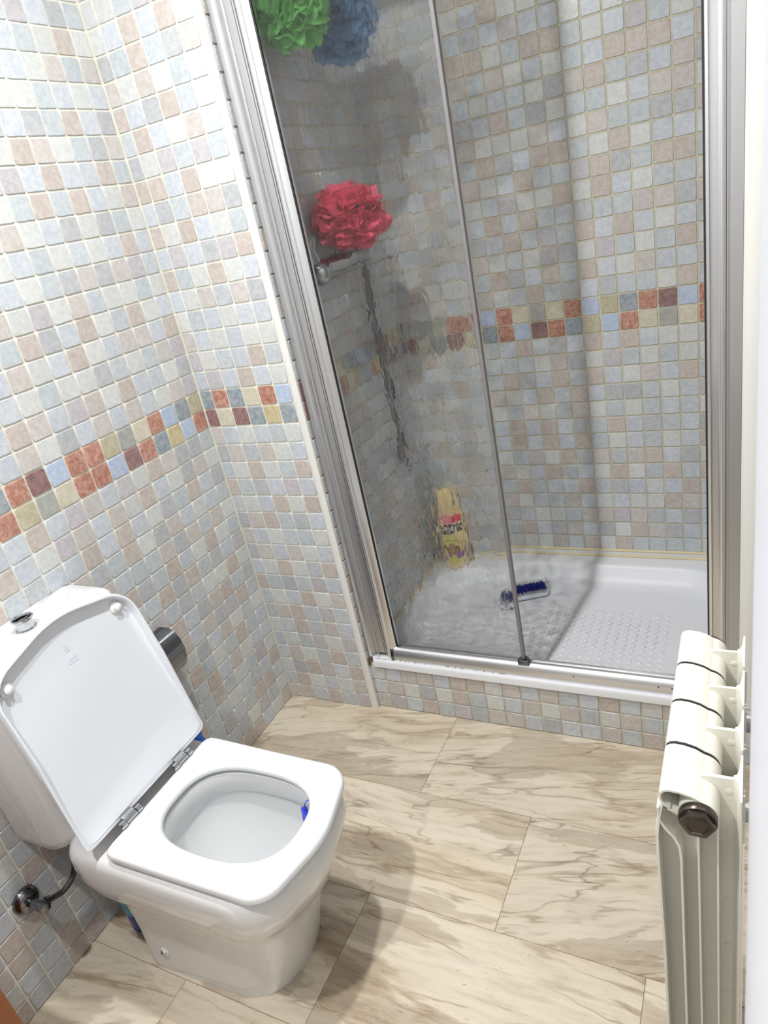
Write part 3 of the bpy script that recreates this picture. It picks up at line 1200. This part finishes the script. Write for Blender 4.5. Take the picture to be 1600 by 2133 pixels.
def section(y0, y1):
    """one cast element between y0 and y1, the near end is y0"""
    ym = (y0 + y1) / 2
    q = MB()
    Y = lambda p, t: Vector((p[0], t, p[1]))
    # hood: bent sheet from the nose over the collector
    top = [(1.4035, 0.8665), (1.3975, 0.8705), (1.3935, 0.8765), (1.3922, 0.884), (1.3942, 0.8905), (1.3985, 0.8945), (1.405, 0.8962), (1.416, 0.8955), (1.428, 0.8922), (1.440, 0.8850), (1.449, 0.8760), (1.4545, 0.8650), (1.4560, 0.853)]
    th = 0.0028
    inn = []
    for i, p in enumerate(top):
        a_, b_ = Vector(top[max(i - 1, 0)]), Vector(top[min(i + 1, len(top) - 1)])
        d = (b_ - a_).normalized()
        inn.append((p[0] + d.y * th, p[1] - d.x * th))
    poly = top + inn[::-1]
    q.extrude(poly, y0, y1, Y)
    # lip under the nose running back to the collector tube
    q.extrude([(1.4035, 0.8665), (1.412, 0.8625), (1.414, 0.860), (1.412, 0.8595), (1.402, 0.8645)], y0, y1, Y)
    # collector tube
    q.lathe([(0.0215, 0.0), (0.0215, y1 - y0)], (1.4345, y0, RT), (0, 1, 0), 28)
    q.lathe([(0.0215, 0.0), (0.0215, y1 - y0)], (1.4345, y0, RB + 0.03), (0, 1, 0), 28)
    # central web
    w0, w1 = ym - 0.0022, ym + 0.0022
    web = [(1.388, RB + 0.005), (1.478, RB + 0.005), (1.478, 0.893), (1.440, 0.8925), (1.43, 0.885), (1.40, 0.868), (1.388, 0.845)]
    q.extrude(web, w0, w1, Y)
    # front plate, slightly dished and tapered at its head
    fp = [(1.3875, y0 + 0.006, RB), (1.3875, y1 - 0.006, RB)]
    rows = [(RB, 1.3905, 0.010), (RB + 0.03, 1.388, 0.003), (0.60, 1.3885, 0.001), (0.78, 1.3862, 0.001), (0.815, 1.3860, 0.003), (0.845, 1.3890, 0.006), (0.868, 1.3935, 0.009)]
    rg = []
    for z, x, g in rows:
        rg.append([Vector((x + 0.0012, y0 + g, z)), Vector((x, y0 + g + 0.006, z)), Vector((x, y1 - g - 0.006, z)), Vector((x + 0.0012, y1 - g, z)),
                   Vector((x + 0.0040, y1 - g, z)), Vector((x + 0.0032, ym, z)), Vector((x + 0.0040, y0 + g, z))])
    q.loft(rg)
    # deflector curving from the front plate in under the hood
    dfl = [(1.3890, 0.858), (1.3900, 0.838), (1.3965, 0.824), (1.4060, 0.812), (1.4115, 0.798), (1.4130, 0.78), (1.4130, RB + 0.03), (1.4156, RB + 0.03), (1.4156, 0.782), (1.4140, 0.801), (1.4082, 0.815), (1.3985, 0.827), (1.3925, 0.839), (1.3916, 0.858)]
    q.extrude(dfl, y0 + 0.006, y1 - 0.006, Y)
    for x, zt in ((1.4335, 0.843), (1.4545, 0.846)):
        q.extrude([(x - 0.0011, RB + 0.03), (x + 0.0011, RB + 0.03), (x + 0.0011, zt), (x - 0.0011, zt)], y0 + 0.010, y1 - 0.010, Y)
    # back plate with its rounded neck into the web
    bp_ = [(y0 + 0.0015, 1.4775), (ym - 0.012, 1.4755), (ym - 0.0045, 1.4735), (ym - 0.0022, 1.470), (ym + 0.0022, 1.470), (ym + 0.0045, 1.4735), (ym + 0.012, 1.4755), (y1 - 0.0015, 1.4775), (y1 - 0.0015, 1.4795), (y0 + 0.0015, 1.4795)]
    q.loft([[Vector((x, y, RB + 0.004)) for y, x in bp_], [Vector((x, y, 0.8955)) for y, x in bp_]])
    q.loft([[Vector((1.4800, y0 + g, z)) for y0, g in ((y0, 0.0015), (y0, 0.076))] + [Vector((1.4825, y0 + 0.076, z)), Vector((1.4825, y0 + 0.0015, z))] for z in (RB, 0.83)])
    # small round ejector marks cast in the web
    for z in (0.873, 0.69, 0.60, 0.50):
        q.lathe([(0.0052, -0.0005), (0.0052, 0.0002), (0.0046, 0.0005), (0.0, 0.0006)], (1.466, w0, z), (0, -1, 0), 14)
    return q


SY = [(-0.9665, -0.8912), (-0.8860, -0.8107), (-0.8055, -0.7302), (-0.7250, -0.6497)]
first = section(*SY[0]).build('section', M_RAD, None)
under(first, rad)
for k in range(1, 4):
    o = first.copy()
    COL.objects.link(o)
    o.parent = rad
    o.matrix_parent_inverse = first.matrix_parent_inverse
    o.location = (0, SY[k][0] - SY[0][0], 0)
for k in range(3):
    g = MB().lathe([(0.0205, 0.0), (0.0205, 0.0060)], (1.4345, SY[k][1] - 0.0004, RT), (0, 1, 0), 24)
    poly = [(1.3945, 0.876), (1.3932, 0.884), (1.3950, 0.8898), (1.3990, 0.8935), (1.405, 0.8952), (1.416, 0.8945), (1.428, 0.8912), (1.436, 0.8865), (1.436, 0.86), (1.41, 0.862)]
    g.extrude(poly, SY[k][1] - 0.0002, SY[k][1] + 0.0054, lambda p, t: Vector((p[0], t, p[1])))
    under(g.build('gasket', M_DARK, None, smooth=False), rad)
pg = MB()
pg.lathe([(0.0205, 0.0), (0.0205, 0.004), (0.0195, 0.005)], (1.4345, -0.9665, RT), (0, -1, 0), 32)
pg.lathe([(0.0212, 0.004), (0.0212, 0.008), (0.0200, 0.0095)], (1.4345, -0.9665, RT), (0, -1, 0), 32)
pg.lathe([(0.0195, 0.009), (0.0190, 0.016), (0.0170, 0.0175), (0.0120, 0.0175), (0.0110, 0.0160), (0.0, 0.0158)], (1.4345, -0.9665, RT), (0, -1, 0), 6)
under(pg.build('end_plug', M_BRASS, None), rad)
pg = MB()
pg.lathe([(0.0195, 0.0), (0.0195, 0.006), (0.015, 0.014), (0.0, 0.014)], (1.4345, SY[3][1], RT), (0, 1, 0), 24)
under(pg.build('end_plug', M_BRASS, None), rad)
for y in (-0.887, -0.727):
    bk = MB()
    bk.box((1.4796, y - 0.010, 0.79), (1.5265, y + 0.010, 0.81), 0.002)
    bk.box((1.5235, y - 0.018, 0.75), (1.5268, y + 0.018, 0.85), 0.001)
    under(bk.build('wall_bracket', M_PVC, None), rad)

# ------------------------------------------------------------------ shower tray
tray = thing('shower_tray', 'white rectangular shower tray with rounded basin on a tiled kerb', 'shower tray', (0.93, 0.38, 0.12))
t = MB()
X0, X1, YA, YZ = XP + 0.004, WR - 0.004, 0.0055, YB - 0.004
c0 = (0.925, 0.375)


def rr_(x0, x1, y0, y1, r, z, n=120):
    return [Vector((p.x, p.y, z)) for p in by_angle(round_poly([(x0, y0, r), (x1, y0, r), (x1, y1, r), (x0, y1, r)], 14), c0, n)]


t.loft([rr_(X0, X1, YA + 0.02, YZ, 0.004, 0.10), rr_(X0, X1, YA + 0.02, YZ, 0.004, 0.1765), rr_(X0, X1, YA, YZ, 0.004, 0.1775), rr_(X0, X1, YA, YZ, 0.004, 0.197), rr_(X0, X1, YA + 0.002, YZ, 0.006, 0.203), rr_(X0 + 0.001, X1, YA + 0.007, YZ, 0.006, 0.206),
        rr_(X0 + 0.03, X1 - 0.03, YA + 0.060, YZ - 0.055, 0.22, 0.205), rr_(X0 + 0.036, X1 - 0.036, YA + 0.066, YZ - 0.061, 0.22, 0.202), rr_(X0 + 0.042, X1 - 0.042, YA + 0.073, YZ - 0.068, 0.215, 0.194),
        rr_(X0 + 0.052, X1 - 0.052, YA + 0.084, YZ - 0.082, 0.21, 0.165), rr_(X0 + 0.066, X1 - 0.066, YA + 0.098, YZ - 0.10, 0.205, 0.146), rr_(X0 + 0.09, X1 - 0.09, YA + 0.125, YZ - 0.13, 0.19, 0.137), rr_(X0 + 0.3, X1 - 0.3, YA + 0.30, YZ - 0.32, 0.06, 0.133)])
basin = under(t.build('basin', M_ACRYL, None, smooth=True), tray)
d = MB()
for i in range(16):
    for j in range(12):
        x, y = 0.80 + i * 0.030, 0.175 + j * 0.0285
        d.lathe([(0.0085, -0.0022), (0.0085, -0.0006), (0.0070, 0.0006), (0.0, 0.0007)], (x, y, 0.1368), (0, 0, 1), 10)
o = d.build('anti_slip_dots', M_ACRYL, None, kind='stuff')
under(o, tray)
sl = MB()
sl.tube([(XP + 0.03, YB - 0.006, 0.209), (0.9, YB - 0.006, 0.209), (WR - 0.01, YB - 0.006, 0.209)], 0.0042, 8)
sl.tube([(XP + 0.03, YB - 0.0035, 0.232), (0.9, YB - 0.0035, 0.232), (WR - 0.01, YB - 0.0035, 0.232)], 0.0050, 8)
sl.tube([(XP + 0.006, 0.10, 0.2085), (XP + 0.006, 0.40, 0.2085), (XP + 0.006, YB - 0.02, 0.2085)], 0.0055, 8)
under(sl.build('silicone_joint', M_SEAL, None), tray)
under(MB().box((XP + 0.012, YB - 0.0055, 0.205), (WR - 0.01, YB - 0.0002, 0.232)).build('edge_strip', M_PVC, None), tray)
dt = MB()
r_ = random.Random(4)
for k in range(60):
    x = XP + 0.03 + (0.45 if k > 24 else 0.07) * r_.random() ** 1.3
    w_ = 0.0012 + 0.004 * r_.random()
    dt.box((x, 0.0136, 0.2060), (x + w_, 0.0149, 0.2064 + 0.0005 * r_.random()))
for k in range(40):
    z = 0.178 + 0.027 * r_.random()
    w_ = 0.0005 + 0.002 * r_.random()
    dt.box((X0 - 0.0036, YA + 0.0005 - 0.0012 * r_.random(), z), (X0 + w_, YA + 0.010, z + 0.002))
under(dt.build('mould_stain', M_DIRT, None, smooth=False, kind='stuff'), tray)

# ------------------------------------------------------------------ shower enclosure
en = thing('shower_enclosure', 'aluminium framed shower enclosure with a textured glass panel', 'shower screen', (0.93, 0.04, 0.206))
ZT = 2.36
UP = lambda p, t: Vector((p[0], p[1], t))


def profile(name, poly, z0, z1, mat):
    return under(MB().extrude(poly, z0, z1, UP).build(name, mat, None, smooth=True), en)


profile('wall_profile', [(0.3605, 0.060), (0.3605, 0.0185), (0.3625, 0.0165), (0.3665, 0.0165), (0.3685, 0.0190), (0.3690, 0.0250), (0.378, 0.0262), (0.390, 0.0245), (0.3965, 0.0215), (0.3985, 0.0215), (0.3985, 0.060)], 0.2062, ZT, M_ALU)
profile('inner_profile', [(0.3990, 0.058), (0.3990, 0.0285), (0.4040, 0.0275), (0.4205, 0.0275), (0.4215, 0.0305), (0.4230, 0.0305), (0.4235, 0.0275), (0.4275, 0.0275), (0.4280, 0.0310), (0.4295, 0.0310), (0.4295, 0.058)], 0.223, ZT, M_ALU_B)
profile('stile', [(0.4300, 0.055), (0.4300, 0.0270), (0.4330, 0.0230), (0.4385, 0.0215), (0.4440, 0.0235), (0.4465, 0.0275), (0.4560, 0.0300), (0.4640, 0.0345), (0.4655, 0.0390), (0.4655, 0.055)], 0.2062, ZT, M_ALU)
profile('gasket', [(0.4657, 0.034), (0.4680, 0.035), (0.4680, 0.0405), (0.4657, 0.0405)], 0.246, ZT - 0.05, M_DARK)
# bottom and top rails run from stile to jamb
rail = [(0.0165, 0.2062), (0.0165, 0.214), (0.0185, 0.228), (0.0230, 0.239), (0.0290, 0.2455), (0.0370, 0.2480), (0.0385, 0.2480), (0.0385, 0.243), (0.0475, 0.243), (0.0475, 0.2480), (0.055, 0.2480), (0.0575, 0.244), (0.0575, 0.2062)]
for name, f_ in (('bottom_rail', lambda p, x: Vector((x, p[0], p[1]))), ('top_rail', lambda p, x: Vector((x, p[0], ZT - (p[1] - 0.2062))))):
    under(MB().extrude(rail, 0.4490, 1.3960, f_).build(name, M_ALU, None), en)
under(MB().extrude([(p[0] - (0.0012 if p[0] < 0.03 else 0), p[1] + (0.0012 if p[1] > 0.22 else 0)) for p in rail], 0.4475, 0.4570, lambda p, x: Vector((x, p[0], p[1]))).build('rail_end_cap', M_CHROME_D, None), en)
profile('jamb', [(1.3965, 0.058), (1.3965, 0.0330), (1.3985, 0.0290), (1.4040, 0.0280), (1.4055, 0.0300), (1.4055, 0.0370), (1.4190, 0.0370), (1.4190, 0.0290), (1.4230, 0.0260), (1.4300, 0.0250), (1.4345, 0.0280), (1.4350, 0.058)], 0.2062, ZT, M_ALU)
profile('gasket', [(1.3935, 0.035), (1.3963, 0.034), (1.3963, 0.050), (1.3935, 0.050)], 0.2485, ZT - 0.045, M_DARK)
profile('wall_profile', [(1.4355, 0.060), (1.4355, 0.0265), (1.4400, 0.0235), (1.4420, 0.0180), (1.4650, 0.0180), (1.4655, 0.060)], 0.2062, ZT, M_ALU_B)
# the glass panel
gx0, gx1, gy0, gy1, gz0, gz1 = 0.4660, 0.8860, 0.0395, 0.0445, 0.2440, ZT - 0.036
NX, NZ = 72, 320
gv, gf, gm = [], [], []
for iz in range(NZ + 1):                       # front face with its pressed relief
    for ix in range(NX + 1):
        x, z = gx0 + (gx1 - gx0) * ix / NX, gz0 + (gz1 - gz0) * iz / NZ
        edge = min(ix, NX - ix, iz, NZ - iz) / 3.0
        h_ = noise.noise(Vector((x * 34, 3.7, z * 24))) + 0.5 * noise.noise(Vector((x * 70, 8.1, z * 44)))
        gv.append((x, gy0 + RELIEF * h_ * min(1, edge), z))
for iz in range(NZ):
    for ix in range(NX):
        k = iz * (NX + 1) + ix
        gf.append((k, k + 1, k + NX + 2, k + NX + 1))
        gm.append(0)
k = len(gv)
gv += [(gx0, gy1, gz0), (gx1, gy1, gz0), (gx1, gy1, gz1), (gx0, gy1, gz1)]
c = [0, NX, NZ * (NX + 1) + NX, NZ * (NX + 1)]
gf += [(k, c[0], c[3], k + 3), (c[1], k + 1, k + 2, c[2]), (c[3], c[2], k + 2, k + 3), (k, k + 1, c[1], c[0])]
gm += [1] * 4
mesh = mesh_obj('glass_panel', gv, gf, [M_GLASS, M_GLASS2], None, False, gm)
mesh.data.polygons.foreach_set('use_smooth', [q == 0 for q in gm])
mesh.cycles.is_caustics_caster = True
under(mesh, en)
profile('edge_profile', [(0.8850, 0.0375), (0.8865, 0.0355), (0.8945, 0.0355), (0.8960, 0.0375), (0.8960, 0.0470), (0.8945, 0.0485), (0.8865, 0.0485), (0.8850, 0.0470)], 0.2470, gz1, simple('grey_plastic_strip', (124, 121, 124), 0.3, spec=0.6))
sg = MB()
gp = round_poly([(0.876, 0.022, 0.006), (0.910, 0.022, 0.006), (0.914, 0.036, 0.004), (0.902, 0.052, 0.003), (0.880, 0.052, 0.003), (0.873, 0.034, 0.004)], 4)
sg.loft([[Vector((p.x, p.y, 0.2425)) for p in gp], [Vector((p.x, p.y, 0.2535)) for p in gp], [Vector((0.893 + (p.x - 0.893) * 0.8, 0.037 + (p.y - 0.037) * 0.8, 0.2580)) for p in gp]])
under(sg.build('slide_guide', M_CHROME_D, None), en)
for x in (1.04, 1.27, 1.305):
    under(MB().lathe([(0.0022, 0.0), (0.0016, 0.0012), (0.0, 0.0014)], (x, 0.0180, 0.2265), (0, -0.99, 0.12), 10).build('rivet', M_DARK, None), en)

# ------------------------------------------------------------------ things in the shower
M_TAP = simple('tap_chrome', (166, 169, 173), 0.1, metal=1.0)
mx = thing('mixer_tap', 'chrome bar mixer on the shower wall with hanging metal hose', 'tap', (XP, 0.30, 1.41))
mb = MB()
xm, zm = 0.425, 1.432
mb.lathe([(0.018, -0.165), (0.021, -0.160), (0.021, -0.05), (0.024, -0.045), (0.024, 0.045), (0.021, 0.05), (0.021, 0.130), (0.018, 0.135)], (xm, 0.325, zm), (0, 1, 0), 28)
for y in (0.245, 0.395):
    mb.lathe([(0.032, 0.0035), (0.032, 0.008), (0.022, 0.018), (0.015, 0.022), (0.015, xm - XP)], (XP, y, zm), (1, 0, 0), 24)
under(mb.build('body', M_TAP, None), mx)
mb = MB().lathe([(0.022, 0.0), (0.030, 0.006), (0.033, 0.03), (0.030, 0.05), (0.020, 0.060), (0.0, 0.062)], (xm + 0.004, 0.168, zm - 0.002), (0.15, -0.9, -0.2), 24)
mb.tube([(xm, 0.13, zm + 0.02), (xm + 0.004, 0.118, zm + 0.055), (xm + 0.012, 0.112, zm + 0.085)], [0.020, 0.015, 0.018], 14)
under(mb.build('handle', M_TAP, None), mx)
hose = MB()
hp = curve_pts([(0.425, 0.420, 1.400), (0.423, 0.432, 1.33), (0.416, 0.452, 1.15), (0.408, 0.478, 0.92), (0.402, 0.500, 0.745), (0.400, 0.510, 0.700), (0.398, 0.522, 0.715), (0.396, 0.525, 0.80), (0.398, 0.508, 1.0), (0.398, 0.50, 1.2), (0.395, 0.50, 1.40), (0.392, 0.50, 1.488)], 14)
hose.tube(hp, [0.0072 + 0.0009 * (k % 2) for k in range(len(hp))], 10)
under(hose.build('hose', simple('metal_hose', (104, 106, 110), 0.3, metal=0.85), None), mx)

hk = thing('hand_shower', 'dark hand shower in its wall holder behind the pink sponge', 'shower head', (XP, 0.50, 1.53))
q = MB()
q.lathe([(0.020, 0.0035), (0.020, 0.010), (0.012, 0.014), (0.012, 0.045)], (XP, 0.50, 1.515), (1, 0, 0), 20)
q.lathe([(0.016, -0.02), (0.017, -0.018), (0.017, 0.018), (0.016, 0.02)], (0.405, 0.50, 1.515), (0, 0, 1), 20)
under(q.build('holder', M_CHROME_D, None), hk)
q = MB()
q.tube(curve_pts([(0.392, 0.50, 1.495), (0.398, 0.495, 1.52), (0.404, 0.488, 1.56), (0.410, 0.476, 1.588)], 6), 0.010, 14)
q.lathe([(0.012, 0.03), (0.034, 0.018), (0.038, 0.006), (0.036, 0.0), (0.0, -0.002)], (0.417, 0.474, 1.594), (-0.2, 0.55, 0.8), 26)
under(q.build('handset', M_CHROME_D, None), hk)
q = MB().tube([(0.405, 0.512, 1.512), (0.435, 0.58, 1.512), (0.447, 0.612, 1.513)], 0.0052, 10)
under(q.build('hook_arm', M_DARK, None), hk)


def puff_mat(name, rgb, k):
    mt, nt, b_, out = new_mat(name)
    b_.inputs['Base Color'].default_value = (*lin(rgb), 1)
    b_.inputs['Roughness'].default_value = 0.6
    tl = nt.nodes.new('ShaderNodeBsdfTranslucent')
    tl.inputs[0].default_value = (*lin(rgb), 1)
    mx_ = nt.nodes.new('ShaderNodeMixShader')
    mx_.inputs[0].default_value = k
    nt.links.new(b_.outputs[0], mx_.inputs[1])
    nt.links.new(tl.outputs[0], mx_.inputs[2])
    nt.links.new(mx_.outputs[0], out.inputs[0])
    return mt


def puff(label, c, r, mat, hook, seed, squash=(1, 1, 1)):
    t = thing('bath_puff', label, 'sponge', c, 'net bath puffs hanging in the shower')
    r_ = random.Random(seed)
    q = MB()
    N = 40
    for k in range(46):
        zc = 1 - 2 * (k + 0.5) / 46
        ph_ = k * 2.39996
        n = Vector((math.sqrt(1 - zc * zc) * math.cos(ph_), math.sqrt(1 - zc * zc) * math.sin(ph_), zc))
        u = n.orthogonal().normalized()
        u = Matrix.Rotation(r_.random() * 6.28, 3, n) @ u
        w_ = n.cross(u)
        f1, p1, p2 = r_.choice((3, 4, 5)), r_.random() * 6.28, r_.random() * 6.28
        size = r * (0.50 + 0.22 * r_.random())
        lim = 0.98 + 0.26 * r_.random() ** 2
        rings = []
        for i, s in enumerate((0.06, 0.35, 0.7, 1.0)):
            rg = []
            for j in range(N):
                th = 2 * math.pi * j / N
                rad_ = size * s * (1 + 0.16 * math.sin(2 * th + p2) + 0.07 * math.sin(5 * th + p1))
                hgt = r * (0.34 + 0.42 * s ** 0.7) + r * 0.20 * s * s * (math.sin(f1 * th + p1) + 0.5 * math.sin((f1 * 2 + 1) * th + p2))
                pnt = n * hgt + (u * math.cos(th) + w_ * math.sin(th)) * rad_
                if pnt.length > r * lim:
                    pnt *= r * lim / pnt.length
                rg.append(Vector(c) + Vector((pnt.x * squash[0], pnt.y * squash[1], pnt.z * squash[2])))
            rings.append(rg)
        q.loft(rings, False, False)
    under(q.build('net', mat, None, smooth=2), t)
    cp = curve_pts([(c[0], c[1], c[2] + r * 0.4), ((c[0] + hook[0]) / 2, (c[1] + hook[1]) / 2, (c[2] + hook[2]) / 2 + 0.02), hook], 8)
    under(MB().tube(cp, 0.0016, 8).build('cord', mat, None), t)
    return t


puff('pink-red net bath puff hanging over the shower mixer', (0.466, 0.315, 1.545), 0.100, puff_mat('pink_net', (244, 96, 126), 0.35), (0.4235, 0.556, 1.5195), 3, (1.0, 1.1, 0.86))
puff('green net bath puff at the top behind the shower glass', (0.505, 0.150, 2.030), 0.092, puff_mat('green_net', (140, 214, 126), 0.4), (XP + 0.02, 0.20, 2.256), 5)
puff('pale blue net bath puff hanging behind the green one', (0.520, 0.372, 2.010), 0.096, puff_mat('blue_net', (124, 166, 206), 0.4), (XP + 0.02, 0.33, 2.256), 8)
hr = thing('towel_hook_rail', 'small chrome hook rail high on the shower wall holding two bath puffs', 'hook', (XP, 0.265, 2.26))
q = MB().box((XP + 0.0035, 0.16, 2.255), (XP + 0.008, 0.37, 2.275), 0.001)
for y in (0.20, 0.33):
    q.tube(curve_pts([(XP + 0.006, y, 2.265), (XP + 0.016, y, 2.256), (XP + 0.026, y, 2.256), (XP + 0.030, y, 2.270)], 5), 0.003, 8)
under(q.build('rail', M_CHROME, None), hr)

# shampoo bottle on the tray corner
sb = thing('shampoo_bottle', 'tall cream-yellow shampoo bottle standing on the tray corner', 'bottle', (0.452, 0.690, 0.206))
ang = math.radians(22)


def ell(cx, cy_, a, b_, z, n=36, lean=0.0):
    out = []
    for k in range(n):
        th = 2 * math.pi * k / n
        c, s = math.cos(th), math.sin(th)
        p = Vector((a * math.copysign(abs(c) ** 0.8, c), b_ * math.copysign(abs(s) ** 0.8, s)))
        out.append(Vector((cx + p.x * math.cos(ang) - p.y * math.sin(ang) * -1 * -1, cy_ + p.x * math.sin(ang) * -1 * -1 + p.y * math.cos(ang), z)))
    return out


M_SHAM = simple('cream_yellow_plastic', (230, 206, 152), 0.3)
SZ = 0.2065
prof = [(0.040, 0.023, 0.0), (0.046, 0.027, 0.004), (0.051, 0.029, 0.05), (0.0555, 0.030, 0.11), (0.057, 0.030, 0.16), (0.054, 0.029, 0.20), (0.047, 0.027, 0.235), (0.043, 0.026, 0.252)]
q = MB().loft([ell(0.452, 0.690, a, b_, SZ + z) for a, b_, z in prof])
under(q.build('body', M_SHAM, None), sb)
q = MB().loft([ell(0.452, 0.690, a, b_, SZ + z) for a, b_, z in ((0.043, 0.026, 0.2525), (0.044, 0.0265, 0.255), (0.041, 0.0255, 0.285), (0.035, 0.0235, 0.324), (0.031, 0.022, 0.337), (0.020, 0.015, 0.340))])
under(q.build('cap', M_SHAM, None), sb)


def on_bottle(s, z, off=0.0006):
    """point on the front of the bottle: s from -1 to 1 across, z height"""
    for (a0, b0, z0), (a1, b1, z1) in zip(prof, prof[1:]):
        if z0 <= z <= z1:
            k = (z - z0) / (z1 - z0)
            a, b_ = a0 + (a1 - a0) * k, b0 + (b1 - b0) * k
            break
    else:
        a, b_ = prof[-1][:2]
    th = -math.pi / 2 + s * 1.25
    c, s_ = math.cos(th), math.sin(th)
    px, py = a * math.copysign(abs(c) ** 0.8, c), b_ * math.copysign(abs(s_) ** 0.8, s_)
    l = math.hypot(px, py)
    px, py = px * (1 + off / l), py * (1 + off / l)
    return Vector((0.452 + px * math.cos(ang) - py * math.sin(ang), 0.690 + px * math.sin(ang) + py * math.cos(ang), SZ + z))


def patch(q, s0, s1, z0, z1, mi, off, rough=0.0, seed=1, n=8):
    """rounded patch of print, slightly proud of the plastic"""
    r_ = random.Random(seed)
    cs, cz, a, b_ = (s0 + s1) / 2, (z0 + z1) / 2, (s1 - s0) / 2, (z1 - z0) / 2
    pts = []
    for k in range(24):
        th = 2 * math.pi * k / 24
        c, s = math.cos(th), math.sin(th)
        rr = (abs(c) ** 3.2 + abs(s) ** 3.2) ** (-1 / 3.2) * (1 + rough * (r_.random() - 0.5))
        pts.append((cs + a * c * rr, cz + b_ * s * rr))
    rings = [[on_bottle(cs + (p[0] - cs) * f_, cz + (p[1] - cz) * f_, off) for p in pts] for f_ in (0.02, 0.5, 1.0)]
    q.loft(rings, True, False, mi)


INK = [simple('label_pink', (226, 132, 150), 0.4), simple('label_black', (58, 58, 62), 0.4), simple('label_lime', (212, 208, 120), 0.4, vary=0.15, vscale=40), simple('label_brown', (150, 96, 70), 0.4, vary=0.3, vscale=90),
       simple('label_purple', (142, 70, 160), 0.4), simple('label_red', (214, 50, 60), 0.4), simple('label_white', (206, 206, 206), 0.4), simple('label_olive', (150, 146, 76), 0.4)]
q = MB()
patch(q, -0.50, 0.50, 0.020, 0.150, 2, 0.0004, 0.05)
patch(q, -0.56, 0.42, 0.193, 0.232, 0, 0.0006, 0.08, 2)
patch(q, 0.18, 0.52, 0.208, 0.232, 5, 0.0009, 0.35, 3)
patch(q, -0.60, 0.50, 0.158, 0.197, 1, 0.0009, 0.12, 4)
for k in range(6):                                        # the illegible lettering in the dark block
    patch(q, -0.46 + k * 0.15, -0.37 + k * 0.15, 0.171, 0.184, 6, 0.0012, 0.2, 20 + k)
for k in range(7):
    patch(q, -0.46 + k * 0.13, -0.39 + k * 0.13, 0.140, 0.149, 7, 0.0008, 0.2, 40 + k)
for k in range(4):
    patch(q, -0.34 + k * 0.17, -0.22 + k * 0.17, 0.118, 0.124, 7, 0.0008, 0.2, 60 + k)
patch(q, -0.34, 0.36, 0.066, 0.104, 3, 0.0008, 0.35, 6)
patch(q, -0.30, -0.08, 0.055, 0.078, 4, 0.0011, 0.15, 7)
patch(q, 0.0, 0.44, 0.050, 0.080, 4, 0.0011, 0.15, 8)
under(q.build('label', INK, None, smooth=2), sb)

# scrubbing brush lying on its back in the tray
br = thing('scrub_brush', 'blue scrubbing brush with clear bristle tips lying in the shower tray', 'brush', (0.748, 0.556, 0.14))
BX = Matrix.Translation((0.748, 0.556, 0.1405)) @ Matrix.Rotation(math.radians(27), 4, 'Z') @ Matrix.Diagonal((1.0, 1.35, 1.1, 1.0))
bb = round_poly([(-0.085, -0.027, 0.02), (0.085, -0.027, 0.02), (0.085, 0.027, 0.02), (-0.085, 0.027, 0.02)], 8)
q = MB().loft([[Vector((p.x * k, p.y * k, z)) for p in bb] for k, z in ((0.92, 0.001), (1, 0.004), (1, 0.013), (0.96, 0.016))])
under(q.build('block', simple('clear_white_plastic', (214, 216, 222), 0.2, spec=0.6), None, xf=BX), br)
M_BBL, M_BWH = simple('blue_bristles', (28, 38, 128), 0.5), simple('clear_bristles', (206, 208, 206), 0.4)
r_ = random.Random(9)
qb, qw = MB(), MB()
for i in range(23):
    for j in range(8):
        x, y = -0.077 + i * 0.007 + (0.0035 if j % 2 else 0), -0.0235 + j * 0.0067
        edge = j in (0, 7) or i in (0, 22)
        if edge:
            for _ in range(4):
                dx, dy = (r_.random() - 0.5) * 0.006 + (0.010 if i == 22 else 0), (r_.random() - 0.5) * 0.006 + (0.005 if j == 7 else -0.005 if j == 0 else 0)
                qw.tube([(x, y, 0.015), (x + dx, y + dy, 0.030 + 0.004 * r_.random())], [0.0009, 0.0005], 4)
        else:
            hgt = 0.030 + 0.003 * r_.random()
            qb.lathe([(0.0019, 0.0), (0.0026, hgt - 0.017), (0.0018, hgt - 0.0155), (0, hgt - 0.0152)], (x, y, 0.0155), ((r_.random() - 0.5) * 0.16, (r_.random() - 0.5) * 0.16, 1), 6)
under(qb.build('bristles', M_BBL, None, kind='stuff', xf=BX), br)
under(qw.build('bristle_fringe', M_BWH, None, kind='stuff', xf=BX), br)

# light bent by the glass reaches everything behind it
for o in bpy.data.objects:
    if o.type == 'MESH' and o is not mesh:
        o.cycles.is_caustics_receiver = True
